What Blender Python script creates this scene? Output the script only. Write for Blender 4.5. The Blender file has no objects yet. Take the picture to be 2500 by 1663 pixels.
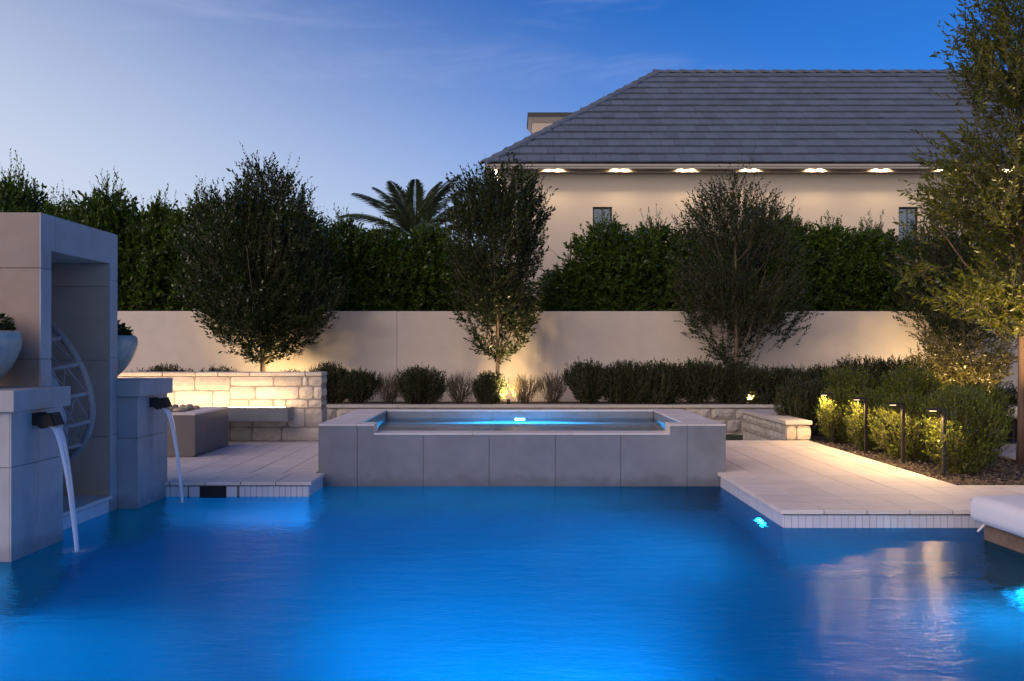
import bpy, bmesh, math, random
import numpy as np
from mathutils import Vector, Matrix

R = math.radians
S = bpy.context.scene
COL = S.collection
random.seed(7)
RNG = np.random.default_rng(11)

# ------------------------------------------------------------------ camera, sky, sun, exposure
CAM_H = 1.27
cam_data = bpy.data.cameras.new('camera')
cam = bpy.data.objects.new('camera', cam_data); COL.objects.link(cam)
cam.location = (0, 0, CAM_H); cam.rotation_euler = (math.pi / 2, 0, 0)
cam_data.sensor_width = 36; cam_data.lens = 32.4; cam_data.shift_y = 0.0098
cam_data.clip_start = 0.05; cam_data.clip_end = 3000
S.camera = cam

SUN_AZ = -135.0          # degrees from +Y, negative = to the left of the view
GLOW_AZ = -115.0
SUN_EL = 20.0
world = bpy.data.worlds.new('World'); S.world = world; world.use_nodes = True
nt = world.node_tree; N = nt.nodes; L = nt.links
bg = N['Background']
sky = N.new('ShaderNodeTexSky'); sky.sky_type = 'NISHITA'; sky.sun_disc = False
sky.sun_elevation = R(SUN_EL); sky.sun_rotation = R(SUN_AZ)
sky.ozone_density = 4.0; sky.air_density = 1.0; sky.dust_density = 0.6
dim = N.new('ShaderNodeVectorMath'); dim.operation = 'MULTIPLY'; dim.inputs[1].default_value = (0.040, 0.146, 0.292)   # deep dusk blue
L.new(sky.outputs[0], dim.inputs[0])
# pale lavender afterglow: strongest towards the set sun and the horizon, fading upward and away
tc = N.new('ShaderNodeTexCoord')
dot = N.new('ShaderNodeVectorMath'); dot.operation = 'DOT_PRODUCT'
dot.inputs[1].default_value = (math.sin(R(GLOW_AZ)), math.cos(R(GLOW_AZ)), -2.64)
L.new(tc.outputs['Generated'], dot.inputs[0])
mr = N.new('ShaderNodeMapRange'); mr.interpolation_type = 'SMOOTHSTEP'
mr.inputs['From Min'].default_value = -1.50; mr.inputs['From Max'].default_value = -0.12
mr.inputs['To Min'].default_value = 0.0; mr.inputs['To Max'].default_value = 1.0
L.new(dot.outputs['Value'], mr.inputs['Value'])
# thin high cloud streaks
mp = N.new('ShaderNodeMapping'); mp.inputs['Scale'].default_value = (1.3, 1.3, 9.0)
mp.inputs['Rotation'].default_value = (0.0, 0.12, 0.3)
L.new(tc.outputs['Generated'], mp.inputs[0])
cn = N.new('ShaderNodeTexNoise'); cn.inputs['Scale'].default_value = 2.2; cn.inputs['Detail'].default_value = 7
cn.inputs['Roughness'].default_value = 0.62; cn.inputs['Distortion'].default_value = 0.6
L.new(mp.outputs[0], cn.inputs['Vector'])
cr = N.new('ShaderNodeMapRange'); cr.interpolation_type = 'SMOOTHSTEP'
cr.inputs['From Min'].default_value = 0.48; cr.inputs['From Max'].default_value = 0.85
cr.inputs['To Max'].default_value = 0.32
L.new(cn.outputs[0], cr.inputs['Value'])
mx = N.new('ShaderNodeMixRGB'); mx.inputs[2].default_value = (1.46, 1.62, 1.93, 1)
L.new(mr.outputs[0], mx.inputs[0]); L.new(dim.outputs[0], mx.inputs[1])
mx2 = N.new('ShaderNodeMixRGB'); mx2.inputs[2].default_value = (1.20, 1.30, 1.90, 1)
L.new(cr.outputs[0], mx2.inputs[0]); L.new(mx.outputs[0], mx2.inputs[1])
L.new(mx2.outputs[0], bg.inputs[0])
bg.inputs[1].default_value = 0.15

sun_d = bpy.data.lights.new('sun', 'SUN'); sun_d.energy = 0.85; sun_d.angle = R(80)
sun_d.color = (1.0, 0.68, 0.47)
sun = bpy.data.objects.new('sun', sun_d); COL.objects.link(sun)
_sd = Vector((math.sin(R(SUN_AZ)) * math.cos(R(SUN_EL)), math.cos(R(SUN_AZ)) * math.cos(R(SUN_EL)), math.sin(R(SUN_EL))))
sun.rotation_euler = _sd.to_track_quat('Z', 'Y').to_euler()

S.view_settings.view_transform = 'Standard'; S.view_settings.look = 'None'
S.view_settings.exposure = 1.6; S.view_settings.gamma = 1.0
S.view_settings.use_curve_mapping = False
cy = S.cycles
cy.use_denoising = True
cy.max_bounces = 8; cy.diffuse_bounces = 3; cy.glossy_bounces = 4; cy.transmission_bounces = 6
cy.transparent_max_bounces = 8
cy.caustics_reflective = False; cy.caustics_refractive = True
cy.sample_clamp_indirect = 2.5; cy.sample_clamp_direct = 0
cy.blur_glossy = 0.6

# ------------------------------------------------------------------ materials
MATS = {}
def new_mat(name):
    m = bpy.data.materials.new(name); m.use_nodes = True
    MATS[name] = m
    return m, m.node_tree, m.node_tree.nodes['Principled BSDF']

def surf(name, col, rough=0.6, var=0.0, scale=3.0, stretch=(1, 1, 1), bump=0.0, bscale=40.0, orand=0.0,
         stain=0.0, col2=None, spec=0.5, metal=0.0, island=0.0, detail=5, fine=0.0, fscale=60.0):
    """Base colour, mottled by object-space noise; tone varies a little from piece to piece."""
    m, t, p = new_mat(name)
    n, l = t.nodes, t.links
    p.inputs['Roughness'].default_value = rough; p.inputs['Metallic'].default_value = metal
    p.inputs['Specular IOR Level'].default_value = spec
    geo = n.new('ShaderNodeNewGeometry')
    mp = n.new('ShaderNodeMapping'); mp.inputs['Scale'].default_value = stretch
    l.new(geo.outputs['Position'], mp.inputs[0])
    noi = n.new('ShaderNodeTexNoise'); noi.inputs['Scale'].default_value = scale
    noi.inputs['Detail'].default_value = detail; noi.inputs['Roughness'].default_value = 0.6
    l.new(mp.outputs[0], noi.inputs['Vector'])
    mix = n.new('ShaderNodeMixRGB')
    c2 = col2 if col2 else tuple(c * (1 - 0.8 * var) for c in col)
    c1 = col if col2 else tuple(min(1, c * (1 + 0.8 * var)) for c in col)
    mix.inputs[1].default_value = (*c1, 1); mix.inputs[2].default_value = (*c2, 1)
    rmp = n.new('ShaderNodeMapRange'); rmp.inputs['From Min'].default_value = 0.3; rmp.inputs['From Max'].default_value = 0.7
    l.new(noi.outputs[0], rmp.inputs['Value']); l.new(rmp.outputs[0], mix.inputs[0])
    out = mix.outputs[0]
    if fine:
        fn = n.new('ShaderNodeTexNoise'); fn.inputs['Scale'].default_value = fscale; fn.inputs['Detail'].default_value = 4
        l.new(mp.outputs[0], fn.inputs['Vector'])
        fr = n.new('ShaderNodeMapRange'); fr.inputs['From Min'].default_value = 0.3; fr.inputs['From Max'].default_value = 0.7
        fr.inputs['To Min'].default_value = 1 - fine; fr.inputs['To Max'].default_value = 1 + fine
        l.new(fn.outputs[0], fr.inputs['Value'])
        vm = n.new('ShaderNodeVectorMath'); vm.operation = 'SCALE'
        l.new(out, vm.inputs[0]); l.new(fr.outputs[0], vm.inputs['Scale']); out = vm.outputs[0]
    if orand or island:
        oi = n.new('ShaderNodeObjectInfo')
        ad = n.new('ShaderNodeMath'); ad.operation = 'ADD'
        l.new(oi.outputs['Random'], ad.inputs[0])
        if island: l.new(geo.outputs['Random Per Island'], ad.inputs[1])
        else: ad.inputs[1].default_value = 0
        fr = n.new('ShaderNodeMath'); fr.operation = 'FRACT'; l.new(ad.outputs[0], fr.inputs[0])
        k = max(orand, island)
        rr = n.new('ShaderNodeMapRange'); rr.inputs['To Min'].default_value = 1 - k; rr.inputs['To Max'].default_value = 1 + k
        l.new(fr.outputs[0], rr.inputs['Value'])
        vm = n.new('ShaderNodeVectorMath'); vm.operation = 'SCALE'
        l.new(out, vm.inputs[0]); l.new(rr.outputs[0], vm.inputs['Scale']); out = vm.outputs[0]
    if stain:      # mineral and damp marks near the waterline, uneven in height
        sx = n.new('ShaderNodeSeparateXYZ'); l.new(geo.outputs['Position'], sx.inputs[0])
        sn = n.new('ShaderNodeTexNoise'); sn.inputs['Scale'].default_value = 7; sn.inputs['Detail'].default_value = 5
        l.new(geo.outputs['Position'], sn.inputs['Vector'])
        ma = n.new('ShaderNodeMath'); ma.operation = 'MULTIPLY_ADD'; ma.inputs[1].default_value = -0.22; ma.inputs[2].default_value = 0.0
        l.new(sn.outputs[0], ma.inputs[0])
        mb_ = n.new('ShaderNodeMath'); mb_.operation = 'ADD'; l.new(sx.outputs['Z'], mb_.inputs[0]); l.new(ma.outputs[0], mb_.inputs[1])
        sr = n.new('ShaderNodeMapRange'); sr.interpolation_type = 'SMOOTHSTEP'
        sr.inputs['From Min'].default_value = -0.09; sr.inputs['From Max'].default_value = 0.02
        sr.inputs['To Min'].default_value = 1 - stain; sr.inputs['To Max'].default_value = 1.0
        l.new(mb_.outputs[0], sr.inputs['Value'])
        vm = n.new('ShaderNodeVectorMath'); vm.operation = 'SCALE'; l.new(out, vm.inputs[0]); l.new(sr.outputs[0], vm.inputs['Scale']); out = vm.outputs[0]
    l.new(out, p.inputs['Base Color'])
    if bump:
        bn = n.new('ShaderNodeTexNoise'); bn.inputs['Scale'].default_value = bscale; bn.inputs['Detail'].default_value = 6
        l.new(mp.outputs[0], bn.inputs['Vector'])
        b = n.new('ShaderNodeBump'); b.inputs['Strength'].default_value = bump; b.inputs['Distance'].default_value = 0.01
        l.new(bn.outputs[0], b.inputs['Height']); l.new(b.outputs[0], p.inputs['Normal'])
    return m

def emit(name, col, strength):
    m, t, p = new_mat(name)
    p.inputs['Base Color'].default_value = (*col, 1)
    p.inputs['Emission Color'].default_value = (*col, 1); p.inputs['Emission Strength'].default_value = strength
    return m

def leafmat(name, a, b, trans=0.3, rough=0.45):
    m = bpy.data.materials.new(name); m.use_nodes = True; MATS[name] = m
    t = m.node_tree; n, l = t.nodes, t.links
    n.remove(n['Principled BSDF']); out = n['Material Output']
    geo = n.new('ShaderNodeNewGeometry')
    ramp = n.new('ShaderNodeMixRGB'); ramp.inputs[1].default_value = (*a, 1); ramp.inputs[2].default_value = (*b, 1)
    l.new(geo.outputs['Random Per Island'], ramp.inputs[0])
    d = n.new('ShaderNodeBsdfDiffuse'); tr = n.new('ShaderNodeBsdfTranslucent'); g = n.new('ShaderNodeBsdfGlossy')
    g.inputs['Roughness'].default_value = rough; g.inputs['Color'].default_value = (0.8, 0.85, 0.8, 1)
    l.new(ramp.outputs[0], d.inputs[0]); l.new(ramp.outputs[0], tr.inputs[0])
    m1 = n.new('ShaderNodeMixShader'); m1.inputs[0].default_value = trans
    l.new(d.outputs[0], m1.inputs[1]); l.new(tr.outputs[0], m1.inputs[2])
    fz = n.new('ShaderNodeFresnel'); fz.inputs[0].default_value = 1.38
    fm = n.new('ShaderNodeMath'); fm.operation = 'MULTIPLY'; fm.inputs[1].default_value = 0.25
    l.new(fz.outputs[0], fm.inputs[0])
    m2 = n.new('ShaderNodeMixShader')
    l.new(fm.outputs[0], m2.inputs[0]); l.new(m1.outputs[0], m2.inputs[1]); l.new(g.outputs[0], m2.inputs[2])
    l.new(m2.outputs[0], out.inputs[0])
    return m

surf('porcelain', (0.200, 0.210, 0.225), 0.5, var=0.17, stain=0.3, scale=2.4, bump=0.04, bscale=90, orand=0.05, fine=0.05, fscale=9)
surf('porcelain_inner_lit', (0.52, 0.375, 0.28), 0.55, var=0.15, scale=2.4, bump=0.04, bscale=90, orand=0.04, fine=0.05, fscale=9)  # same panel, warm light on the alcove walls put into the colour
surf('porcelain_lit', (0.345, 0.355, 0.37), 0.5, var=0.17, stain=0.3, scale=2.4, bump=0.04, bscale=90, orand=0.05, fine=0.06, fscale=9)  # same panel, colour brightened to stand in for light on the pool-facing sides
surf('porcelain_warm_lit', (0.275, 0.215, 0.185), 0.55, var=0.15, scale=2.4, bump=0.04, bscale=90, orand=0.04, fine=0.05, fscale=9)  # same panel, warm light on the pavilion front put into the colour
surf('porcelain_dark', (0.17, 0.155, 0.15), 0.5, var=0.10, scale=2.4, bump=0.04, bscale=90, orand=0.03, fine=0.05, fscale=9)
surf('paver', (0.70, 0.62, 0.56), 0.68, var=0.10, scale=5, stretch=(0.5, 2.2, 1), bump=0.06, bscale=55, orand=0.07, fine=0.05, fscale=22)
surf('grout', (0.17, 0.15, 0.135), 0.9, var=0.1)
surf('pool_tile', (0.62, 0.63, 0.68), 0.22, var=0.03, scale=8, orand=0.04)
surf('tile_grout', (0.20, 0.21, 0.23), 0.85)
surf('plaster', (0.40, 0.53, 0.66), 0.8, var=0.16, scale=1.1, fine=0.04, fscale=6)
surf('stucco', (0.68, 0.605, 0.53), 0.9, var=0.07, scale=0.7, bump=0.12, bscale=70, fine=0.035, fscale=3.5)
surf('house_stucco', (0.63, 0.555, 0.46), 0.9, var=0.04, scale=0.6, bump=0.08, bscale=40)
surf('limestone', (0.64, 0.555, 0.45), 0.9, var=0.13, scale=7, bump=0.45, bscale=28, orand=0.13, fine=0.08, fscale=40)
surf('limestone_gray', (0.43, 0.40, 0.37), 0.9, var=0.20, scale=6, bump=0.9, bscale=22, orand=0.14, fine=0.10, fscale=30)
surf('mortar', (0.33, 0.295, 0.25), 0.95, var=0.12, scale=12, bump=0.4, bscale=70)
surf('cap_stone', (0.52, 0.485, 0.46), 0.7, var=0.08, scale=6, bump=0.1, bscale=40, orand=0.06)
surf('roof_tile', (0.112, 0.145, 0.192), 0.75, var=0.08, scale=4, bump=0.15, bscale=30, orand=0.11, island=0.11)
surf('roof_under', (0.05, 0.05, 0.055), 0.9)
surf('trim', (0.50, 0.46, 0.42), 0.6, var=0.03)
surf('dark_metal', (0.020, 0.018, 0.016), 0.42, spec=0.5, var=0.1)
surf('black_metal', (0.008, 0.008, 0.009), 0.5)
surf('window_frame', (0.012, 0.012, 0.015), 0.45)
surf('rope', (0.33, 0.29, 0.285), 0.9, var=0.12, scale=60)
surf('fabric', (0.72, 0.72, 0.75), 0.9, var=0.03, scale=5, bump=0.25, bscale=300)
surf('fabric_gray', (0.55, 0.56, 0.60), 0.9, var=0.06, scale=30, bump=0.3, bscale=200)
surf('fabric_seam', (0.30, 0.31, 0.36), 0.9)
surf('weathered_base', (0.19, 0.125, 0.085), 0.85, var=0.35, scale=5, bump=0.3, bscale=30, fine=0.15, fscale=25)
surf('glaze', (0.30, 0.345, 0.32), 0.35, var=0.25, scale=6, bump=0.1, bscale=20, fine=0.12, fscale=20)
surf('bark', (0.17, 0.125, 0.085), 0.95, var=0.35, scale=14, stretch=(2, 2, 0.5), bump=0.8, bscale=45)
surf('bark_brown', (0.12, 0.075, 0.055), 0.9, var=0.25, scale=14, stretch=(2, 2, 0.25), bump=0.5, bscale=45)
surf('twig', (0.10, 0.075, 0.05), 0.95, var=0.2)
surf('soil', (0.055, 0.042, 0.032), 0.95, var=0.4, scale=9, bump=1.0, bscale=45)
surf('mulch_chip', (0.12, 0.09, 0.068), 0.95, island=0.7)
surf('grass', (0.028, 0.055, 0.018), 0.9, var=0.3, scale=12, bump=1.0, bscale=120)
surf('earth', (0.09, 0.08, 0.06), 0.95, var=0.3, scale=1.2)
surf('pebble', (0.34, 0.27, 0.19), 0.7, var=0.2, scale=18, orand=0.35)
surf('petal', (0.62, 0.42, 0.55), 0.8, island=0.25)
surf('skimmer_dark', (0.01, 0.012, 0.016), 0.8)
surf('chimney_cap', (0.045, 0.045, 0.05), 0.5)
leafmat('leaf_oak', (0.014, 0.028, 0.005), (0.032, 0.054, 0.010), 0.2)
leafmat('leaf_oak_gold', (0.060, 0.085, 0.009), (0.140, 0.145, 0.015), 0.4)
leafmat('leaf_hedge', (0.020, 0.050, 0.006), (0.105, 0.190, 0.017), 0.4)
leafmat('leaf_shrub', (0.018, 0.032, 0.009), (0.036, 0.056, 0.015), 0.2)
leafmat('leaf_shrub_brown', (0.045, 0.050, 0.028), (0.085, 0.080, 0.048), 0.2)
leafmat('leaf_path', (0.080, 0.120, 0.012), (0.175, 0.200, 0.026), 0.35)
leafmat('leaf_gold', (0.10, 0.095, 0.018), (0.17, 0.145, 0.03), 0.35)
leafmat('leaf_palm', (0.12, 0.165, 0.085), (0.19, 0.23, 0.125), 0.5)
WARM = (1.0, 0.66, 0.34)
BLUE = (0.0, 0.56, 1.0)
emit('led_warm', (1.0, 0.78, 0.45), 30)
emit('led_path', (1.0, 0.74, 0.40), 3)
emit('led_small', (1.0, 0.72, 0.36), 14)
emit('led_blue', (0.30, 0.80, 1.0), 30)
emit('led_dim', (0.03, 0.35, 0.9), 0.9)
emit('led_spa', (0.25, 0.75, 1.0), 18)

def glass_pane(name):
    m, t, p = new_mat(name)
    p.inputs['Base Color'].default_value = (0.012, 0.016, 0.03, 1); p.inputs['Roughness'].default_value = 0.06
    p.inputs['Specular IOR Level'].default_value = 1.0; p.inputs['IOR'].default_value = 1.9
glass_pane('pane')

def water_mat(name, tint, rough, bs, dist, refl, grough):
    m = bpy.data.materials.new(name); m.use_nodes = True; MATS[name] = m
    t = m.node_tree; n, l = t.nodes, t.links
    n.remove(n['Principled BSDF']); out = n['Material Output']
    geo = n.new('ShaderNodeNewGeometry')
    hs = []
    for sc_, stz, amp in ((3.2, (0.55, 1.0, 1), 1.0), (11.0, (0.5, 1.0, 1), 0.55), (52.0, (0.30, 1.0, 1), 0.34)):
        mp = n.new('ShaderNodeMapping'); mp.inputs['Scale'].default_value = stz; mp.inputs['Rotation'].default_value = (0, 0, 0.12)
        l.new(geo.outputs['Position'], mp.inputs[0])
        no = n.new('ShaderNodeTexNoise'); no.inputs['Scale'].default_value = sc_; no.inputs['Detail'].default_value = 3
        no.inputs['Distortion'].default_value = 0.4
        l.new(mp.outputs[0], no.inputs['Vector'])
        mu = n.new('ShaderNodeMath'); mu.operation = 'MULTIPLY'; mu.inputs[1].default_value = amp
        l.new(no.outputs[0], mu.inputs[0]); hs.append(mu)
    a1 = n.new('ShaderNodeMath'); l.new(hs[0].outputs[0], a1.inputs[0]); l.new(hs[1].outputs[0], a1.inputs[1])
    a2 = n.new('ShaderNodeMath'); l.new(a1.outputs[0], a2.inputs[0]); l.new(hs[2].outputs[0], a2.inputs[1])
    b = n.new('ShaderNodeBump'); b.inputs['Strength'].default_value = bs; b.inputs['Distance'].default_value = dist
    l.new(a2.outputs[0], b.inputs['Height'])
    rf = n.new('ShaderNodeBsdfRefraction'); rf.inputs['IOR'].default_value = 1.33; rf.inputs['Roughness'].default_value = rough
    rf.inputs['Color'].default_value = (*tint, 1)
    gl = n.new('ShaderNodeBsdfGlossy'); gl.inputs['Roughness'].default_value = grough
    fr = n.new('ShaderNodeFresnel'); fr.inputs['IOR'].default_value = 1.33
    fk = n.new('ShaderNodeMath'); fk.operation = 'MULTIPLY'; fk.inputs[1].default_value = refl; l.new(fr.outputs[0], fk.inputs[0])
    for x in (rf, gl, fr): l.new(b.outputs[0], x.inputs['Normal'])
    ms = n.new('ShaderNodeMixShader')
    l.new(fk.outputs[0], ms.inputs[0]); l.new(rf.outputs[0], ms.inputs[1]); l.new(gl.outputs[0], ms.inputs[2])
    l.new(ms.outputs[0], out.inputs[0])
    return m
water_mat('pool_water', (0.02, 0.60, 1.0), 0.14, 0.38, 0.035, 0.30, 0.20)
water_mat('spa_water', (0.62, 0.93, 1.0), 0.03, 0.25, 0.012, 0.8, 0.03)

def stream_mat():
    m = bpy.data.materials.new('stream_water'); m.use_nodes = True; MATS['stream_water'] = m
    t = m.node_tree; n, l = t.nodes, t.links
    p = n['Principled BSDF']; out = n['Material Output']
    p.inputs['Base Color'].default_value = (0.90, 0.90, 0.94, 1); p.inputs['Roughness'].default_value = 0.25
    tb = n.new('ShaderNodeBsdfTransparent')
    geo = n.new('ShaderNodeNewGeometry'); mp = n.new('ShaderNodeMapping'); mp.inputs['Scale'].default_value = (1, 60, 1.2)
    l.new(geo.outputs['Position'], mp.inputs[0])
    no = n.new('ShaderNodeTexNoise'); no.inputs['Scale'].default_value = 1.6; l.new(mp.outputs[0], no.inputs['Vector'])
    r = n.new('ShaderNodeMapRange'); r.inputs['From Min'].default_value = 0.3; r.inputs['From Max'].default_value = 0.7
    r.inputs['To Min'].default_value = 0.45; r.inputs['To Max'].default_value = 0.95
    l.new(no.outputs[0], r.inputs['Value'])
    ms = n.new('ShaderNodeMixShader'); l.new(r.outputs[0], ms.inputs[0])
    l.new(tb.outputs[0], ms.inputs[1]); l.new(p.outputs[0], ms.inputs[2]); l.new(ms.outputs[0], out.inputs[0])
stream_mat()
def foam_mat():
    m = bpy.data.materials.new('splash_foam'); m.use_nodes = True; MATS['splash_foam'] = m
    t = m.node_tree; n, l = t.nodes, t.links; p = n['Principled BSDF']; out = n['Material Output']
    p.inputs['Base Color'].default_value = (0.6, 0.7, 0.8, 1); p.inputs['Roughness'].default_value = 0.4
    tb = n.new('ShaderNodeBsdfTransparent'); geo = n.new('ShaderNodeNewGeometry')
    no = n.new('ShaderNodeTexNoise'); no.inputs['Scale'].default_value = 45; l.new(geo.outputs['Position'], no.inputs['Vector'])
    r = n.new('ShaderNodeMapRange'); r.inputs['From Min'].default_value = 0.45; r.inputs['From Max'].default_value = 0.75; r.inputs['To Max'].default_value = 0.45
    l.new(no.outputs[0], r.inputs['Value'])
    ms = n.new('ShaderNodeMixShader'); l.new(r.outputs[0], ms.inputs[0]); l.new(tb.outputs[0], ms.inputs[1]); l.new(p.outputs[0], ms.inputs[2]); l.new(ms.outputs[0], out.inputs[0])
foam_mat()

# ------------------------------------------------------------------ helpers
def tag(o, label=None, cat=None, group=None, kind=None):
    if label: o['label'] = label
    if cat: o['category'] = cat
    if group: o['group'] = group
    if kind: o['kind'] = kind
    return o

def empty(name, loc, label=None, cat=None, group=None, rz=0.0):
    o = bpy.data.objects.new(name, None); COL.objects.link(o)
    o.location = loc; o.rotation_euler = (0, 0, rz); o.empty_display_size = 0.1
    return tag(o, label, cat, group)

def link(name, me, parent=None, loc=None, rot=None, scale=None):
    """Link a mesh as one object. loc is a world position; the parent's own location is subtracted."""
    o = bpy.data.objects.new(name, me); COL.objects.link(o)
    if loc is not None: o.location = loc
    if rot is not None: o.rotation_euler = rot
    if scale is not None: o.scale = scale
    if parent is not None:
        o.parent = parent
        pl = Vector(parent.location); q = parent.parent
        while q is not None: pl = pl + Vector(q.location); q = q.parent
        o.location = Vector(o.location) - pl
    return o

class MB:
    def __init__(self): self.v = []; self.f = []
    def add(self, vs, fs):
        b = len(self.v); self.v += [tuple(p) for p in vs]; self.f += [tuple(b + i for i in f) for f in fs]
        return self
    def box(self, x0, x1, y0, y1, z0, z1):
        return self.add([(x0, y0, z0), (x1, y0, z0), (x1, y1, z0), (x0, y1, z0), (x0, y0, z1), (x1, y0, z1), (x1, y1, z1), (x0, y1, z1)],
                        [(0, 3, 2, 1), (4, 5, 6, 7), (0, 1, 5, 4), (1, 2, 6, 5), (2, 3, 7, 6), (3, 0, 4, 7)])
    def quad(self, a, b, c, d): return self.add([a, b, c, d], [(0, 1, 2, 3)])
    def tube(self, pts, rad, n=6, cap=True, closed=False):
        pts = [Vector(p) for p in pts]; m = len(pts)
        if not hasattr(rad, '__len__'): rad = [rad] * m
        vs = []; fs = []
        prev = None
        for i, p in enumerate(pts):
            if closed: d = pts[(i + 1) % m] - pts[i - 1]
            else: d = pts[min(i + 1, m - 1)] - pts[max(i - 1, 0)]
            if d.length < 1e-9: d = Vector((0, 0, 1))
            d.normalize()
            if prev is None:
                u = d.orthogonal().normalized()
            else:
                u = prev - d * prev.dot(d)
                u = d.orthogonal().normalized() if u.length < 1e-6 else u.normalized()
            prev = u; w = d.cross(u)
            for k in range(n):
                a = 2 * math.pi * k / n
                vs.append(p + (u * math.cos(a) + w * math.sin(a)) * rad[i])
        rng = range(m) if closed else range(m - 1)
        for i in rng:
            j = (i + 1) % m
            for k in range(n):
                fs.append((i * n + k, i * n + (k + 1) % n, j * n + (k + 1) % n, j * n + k))
        if cap and not closed:
            fs.append(tuple(range(n - 1, -1, -1))); fs.append(tuple((m - 1) * n + k for k in range(n)))
        return self.add(vs, fs)
    def lathe(self, prof, n=40, c=(0, 0, 0), cap_top=False, cap_bot=True):
        vs = []; fs = []; m = len(prof)
        for r, z in prof:
            for k in range(n):
                a = 2 * math.pi * k / n
                vs.append((c[0] + r * math.cos(a), c[1] + r * math.sin(a), c[2] + z))
        for i in range(m - 1):
            for k in range(n):
                fs.append((i * n + k, i * n + (k + 1) % n, (i + 1) * n + (k + 1) % n, (i + 1) * n + k))
        if cap_bot: fs.append(tuple(range(n - 1, -1, -1)))
        if cap_top: fs.append(tuple((m - 1) * n + k for k in range(n)))
        return self.add(vs, fs)
    def mesh(self, name, mat, smooth=False):
        me = bpy.data.meshes.new(name); me.from_pydata(self.v, [], self.f); me.validate()
        me.materials.append(MATS[mat])
        if smooth: me.polygons.foreach_set('use_smooth', [True] * len(me.polygons))
        me.update(); return me
    def build(self, name, mat, parent=None, smooth=False, bevel=0.0, seg=2):
        if bevel:
            bm = bmesh.new()
            vs = [bm.verts.new(p) for p in self.v]
            for f in self.f: bm.faces.new([vs[i] for i in f])
            bmesh.ops.recalc_face_normals(bm, faces=bm.faces)
            ed = [e for e in bm.edges if len(e.link_faces) == 2 and e.calc_face_angle(0) > 0.5]
            bmesh.ops.bevel(bm, geom=ed, offset=bevel, segments=seg, affect='EDGES', profile=0.6)
            me = bpy.data.meshes.new(name); bm.to_mesh(me); bm.free(); me.materials.append(MATS[mat])
        else:
            me = self.mesh(name, mat)
        if smooth:
            me.polygons.foreach_set('use_smooth', [True] * len(me.polygons))
            if bevel: me.shade_smooth() if hasattr(me, 'shade_smooth') else None
        return link(name, me, parent, (0, 0, 0))

_PB = {}
def piece(dx, dy, dz, mat, bev=0.003):
    """A box with softened edges, centred; alike pieces share one mesh."""
    k = (round(dx, 4), round(dy, 4), round(dz, 4), mat, bev)
    if k not in _PB:
        bm = bmesh.new(); bmesh.ops.create_cube(bm, size=1)
        bmesh.ops.scale(bm, vec=(dx, dy, dz), verts=bm.verts)
        if bev: bmesh.ops.bevel(bm, geom=bm.edges[:], offset=bev, segments=1, affect='EDGES')
        me = bpy.data.meshes.new('piece'); bm.to_mesh(me); bm.free(); me.materials.append(MATS[mat]); _PB[k] = me
    return _PB[k]
def pbox(name, x0, x1, y0, y1, z0, z1, mat, parent=None, bev=0.003):
    return link(name, piece(x1 - x0, y1 - y0, z1 - z0, mat, bev), parent, ((x0 + x1) / 2, (y0 + y1) / 2, (z0 + z1) / 2))

def stone(name, x0, x1, z0, z1, yf, depth, mat, parent, rough=0.010, axis='Y'):
    """A rock-faced stone: uneven front, slightly rounded, irregular outline. axis 'Y': front at y=yf facing the camera.
    axis 'X': runs along Y (x0..x1 are y), front at x=yf facing -X."""
    w, h = x1 - x0, z1 - z0
    nx = max(2, min(7, int(w / 0.06))); nz = max(2, min(4, int(h / 0.05)))
    vs = []; fs = []
    jit = [(random.uniform(-1, 1), random.uniform(-1, 1)) for _ in range((nx + 1) * (nz + 1))]
    for j in range(nz + 1):
        for i in range(nx + 1):
            u, v = i / nx, j / nz
            edge = i in (0, nx) or j in (0, nz)
            corner = i in (0, nx) and j in (0, nz)
            a, b = jit[j * (nx + 1) + i]
            px = x0 + w * u + (a * 0.004 if edge else a * 0.012)
            pz = z0 + h * v + (b * 0.004 if edge else b * 0.010)
            if corner:
                px += (0.008 if i == 0 else -0.008); pz += (0.008 if j == 0 else -0.008)
            d = 0.0 if edge else random.uniform(0.35, 1.0) * rough + rough * 0.7
            vs.append((px, yf - d, pz))
    n0 = len(vs)
    for j in range(nz):
        for i in range(nx):
            p = j * (nx + 1) + i
            fs.append((p, p + 1, p + nx + 2, p + nx + 1))
    ring = [i for i in range(nx + 1)] + [j * (nx + 1) + nx for j in range(1, nz + 1)] + \
           [nz * (nx + 1) + i for i in range(nx - 1, -1, -1)] + [j * (nx + 1) for j in range(nz - 1, 0, -1)]
    for r in ring: vs.append((vs[r][0], yf + depth, vs[r][2]))
    m = len(ring)
    for k in range(m): fs.append((ring[(k + 1) % m], ring[k], n0 + k, n0 + (k + 1) % m))
    fs.append(tuple(n0 + k for k in range(m - 1, -1, -1)))
    if axis == 'X': vs = [(y, x, z) for x, y, z in vs]; fs = [tuple(reversed(f)) for f in fs]
    cx = sum(v[0] for v in vs) / len(vs); cyy = sum(v[1] for v in vs) / len(vs); cz = sum(v[2] for v in vs) / len(vs)
    b = MB().add([(v[0] - cx, v[1] - cyy, v[2] - cz) for v in vs], fs)
    return link(name, b.mesh(name, mat), parent, (cx, cyy, cz))

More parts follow.
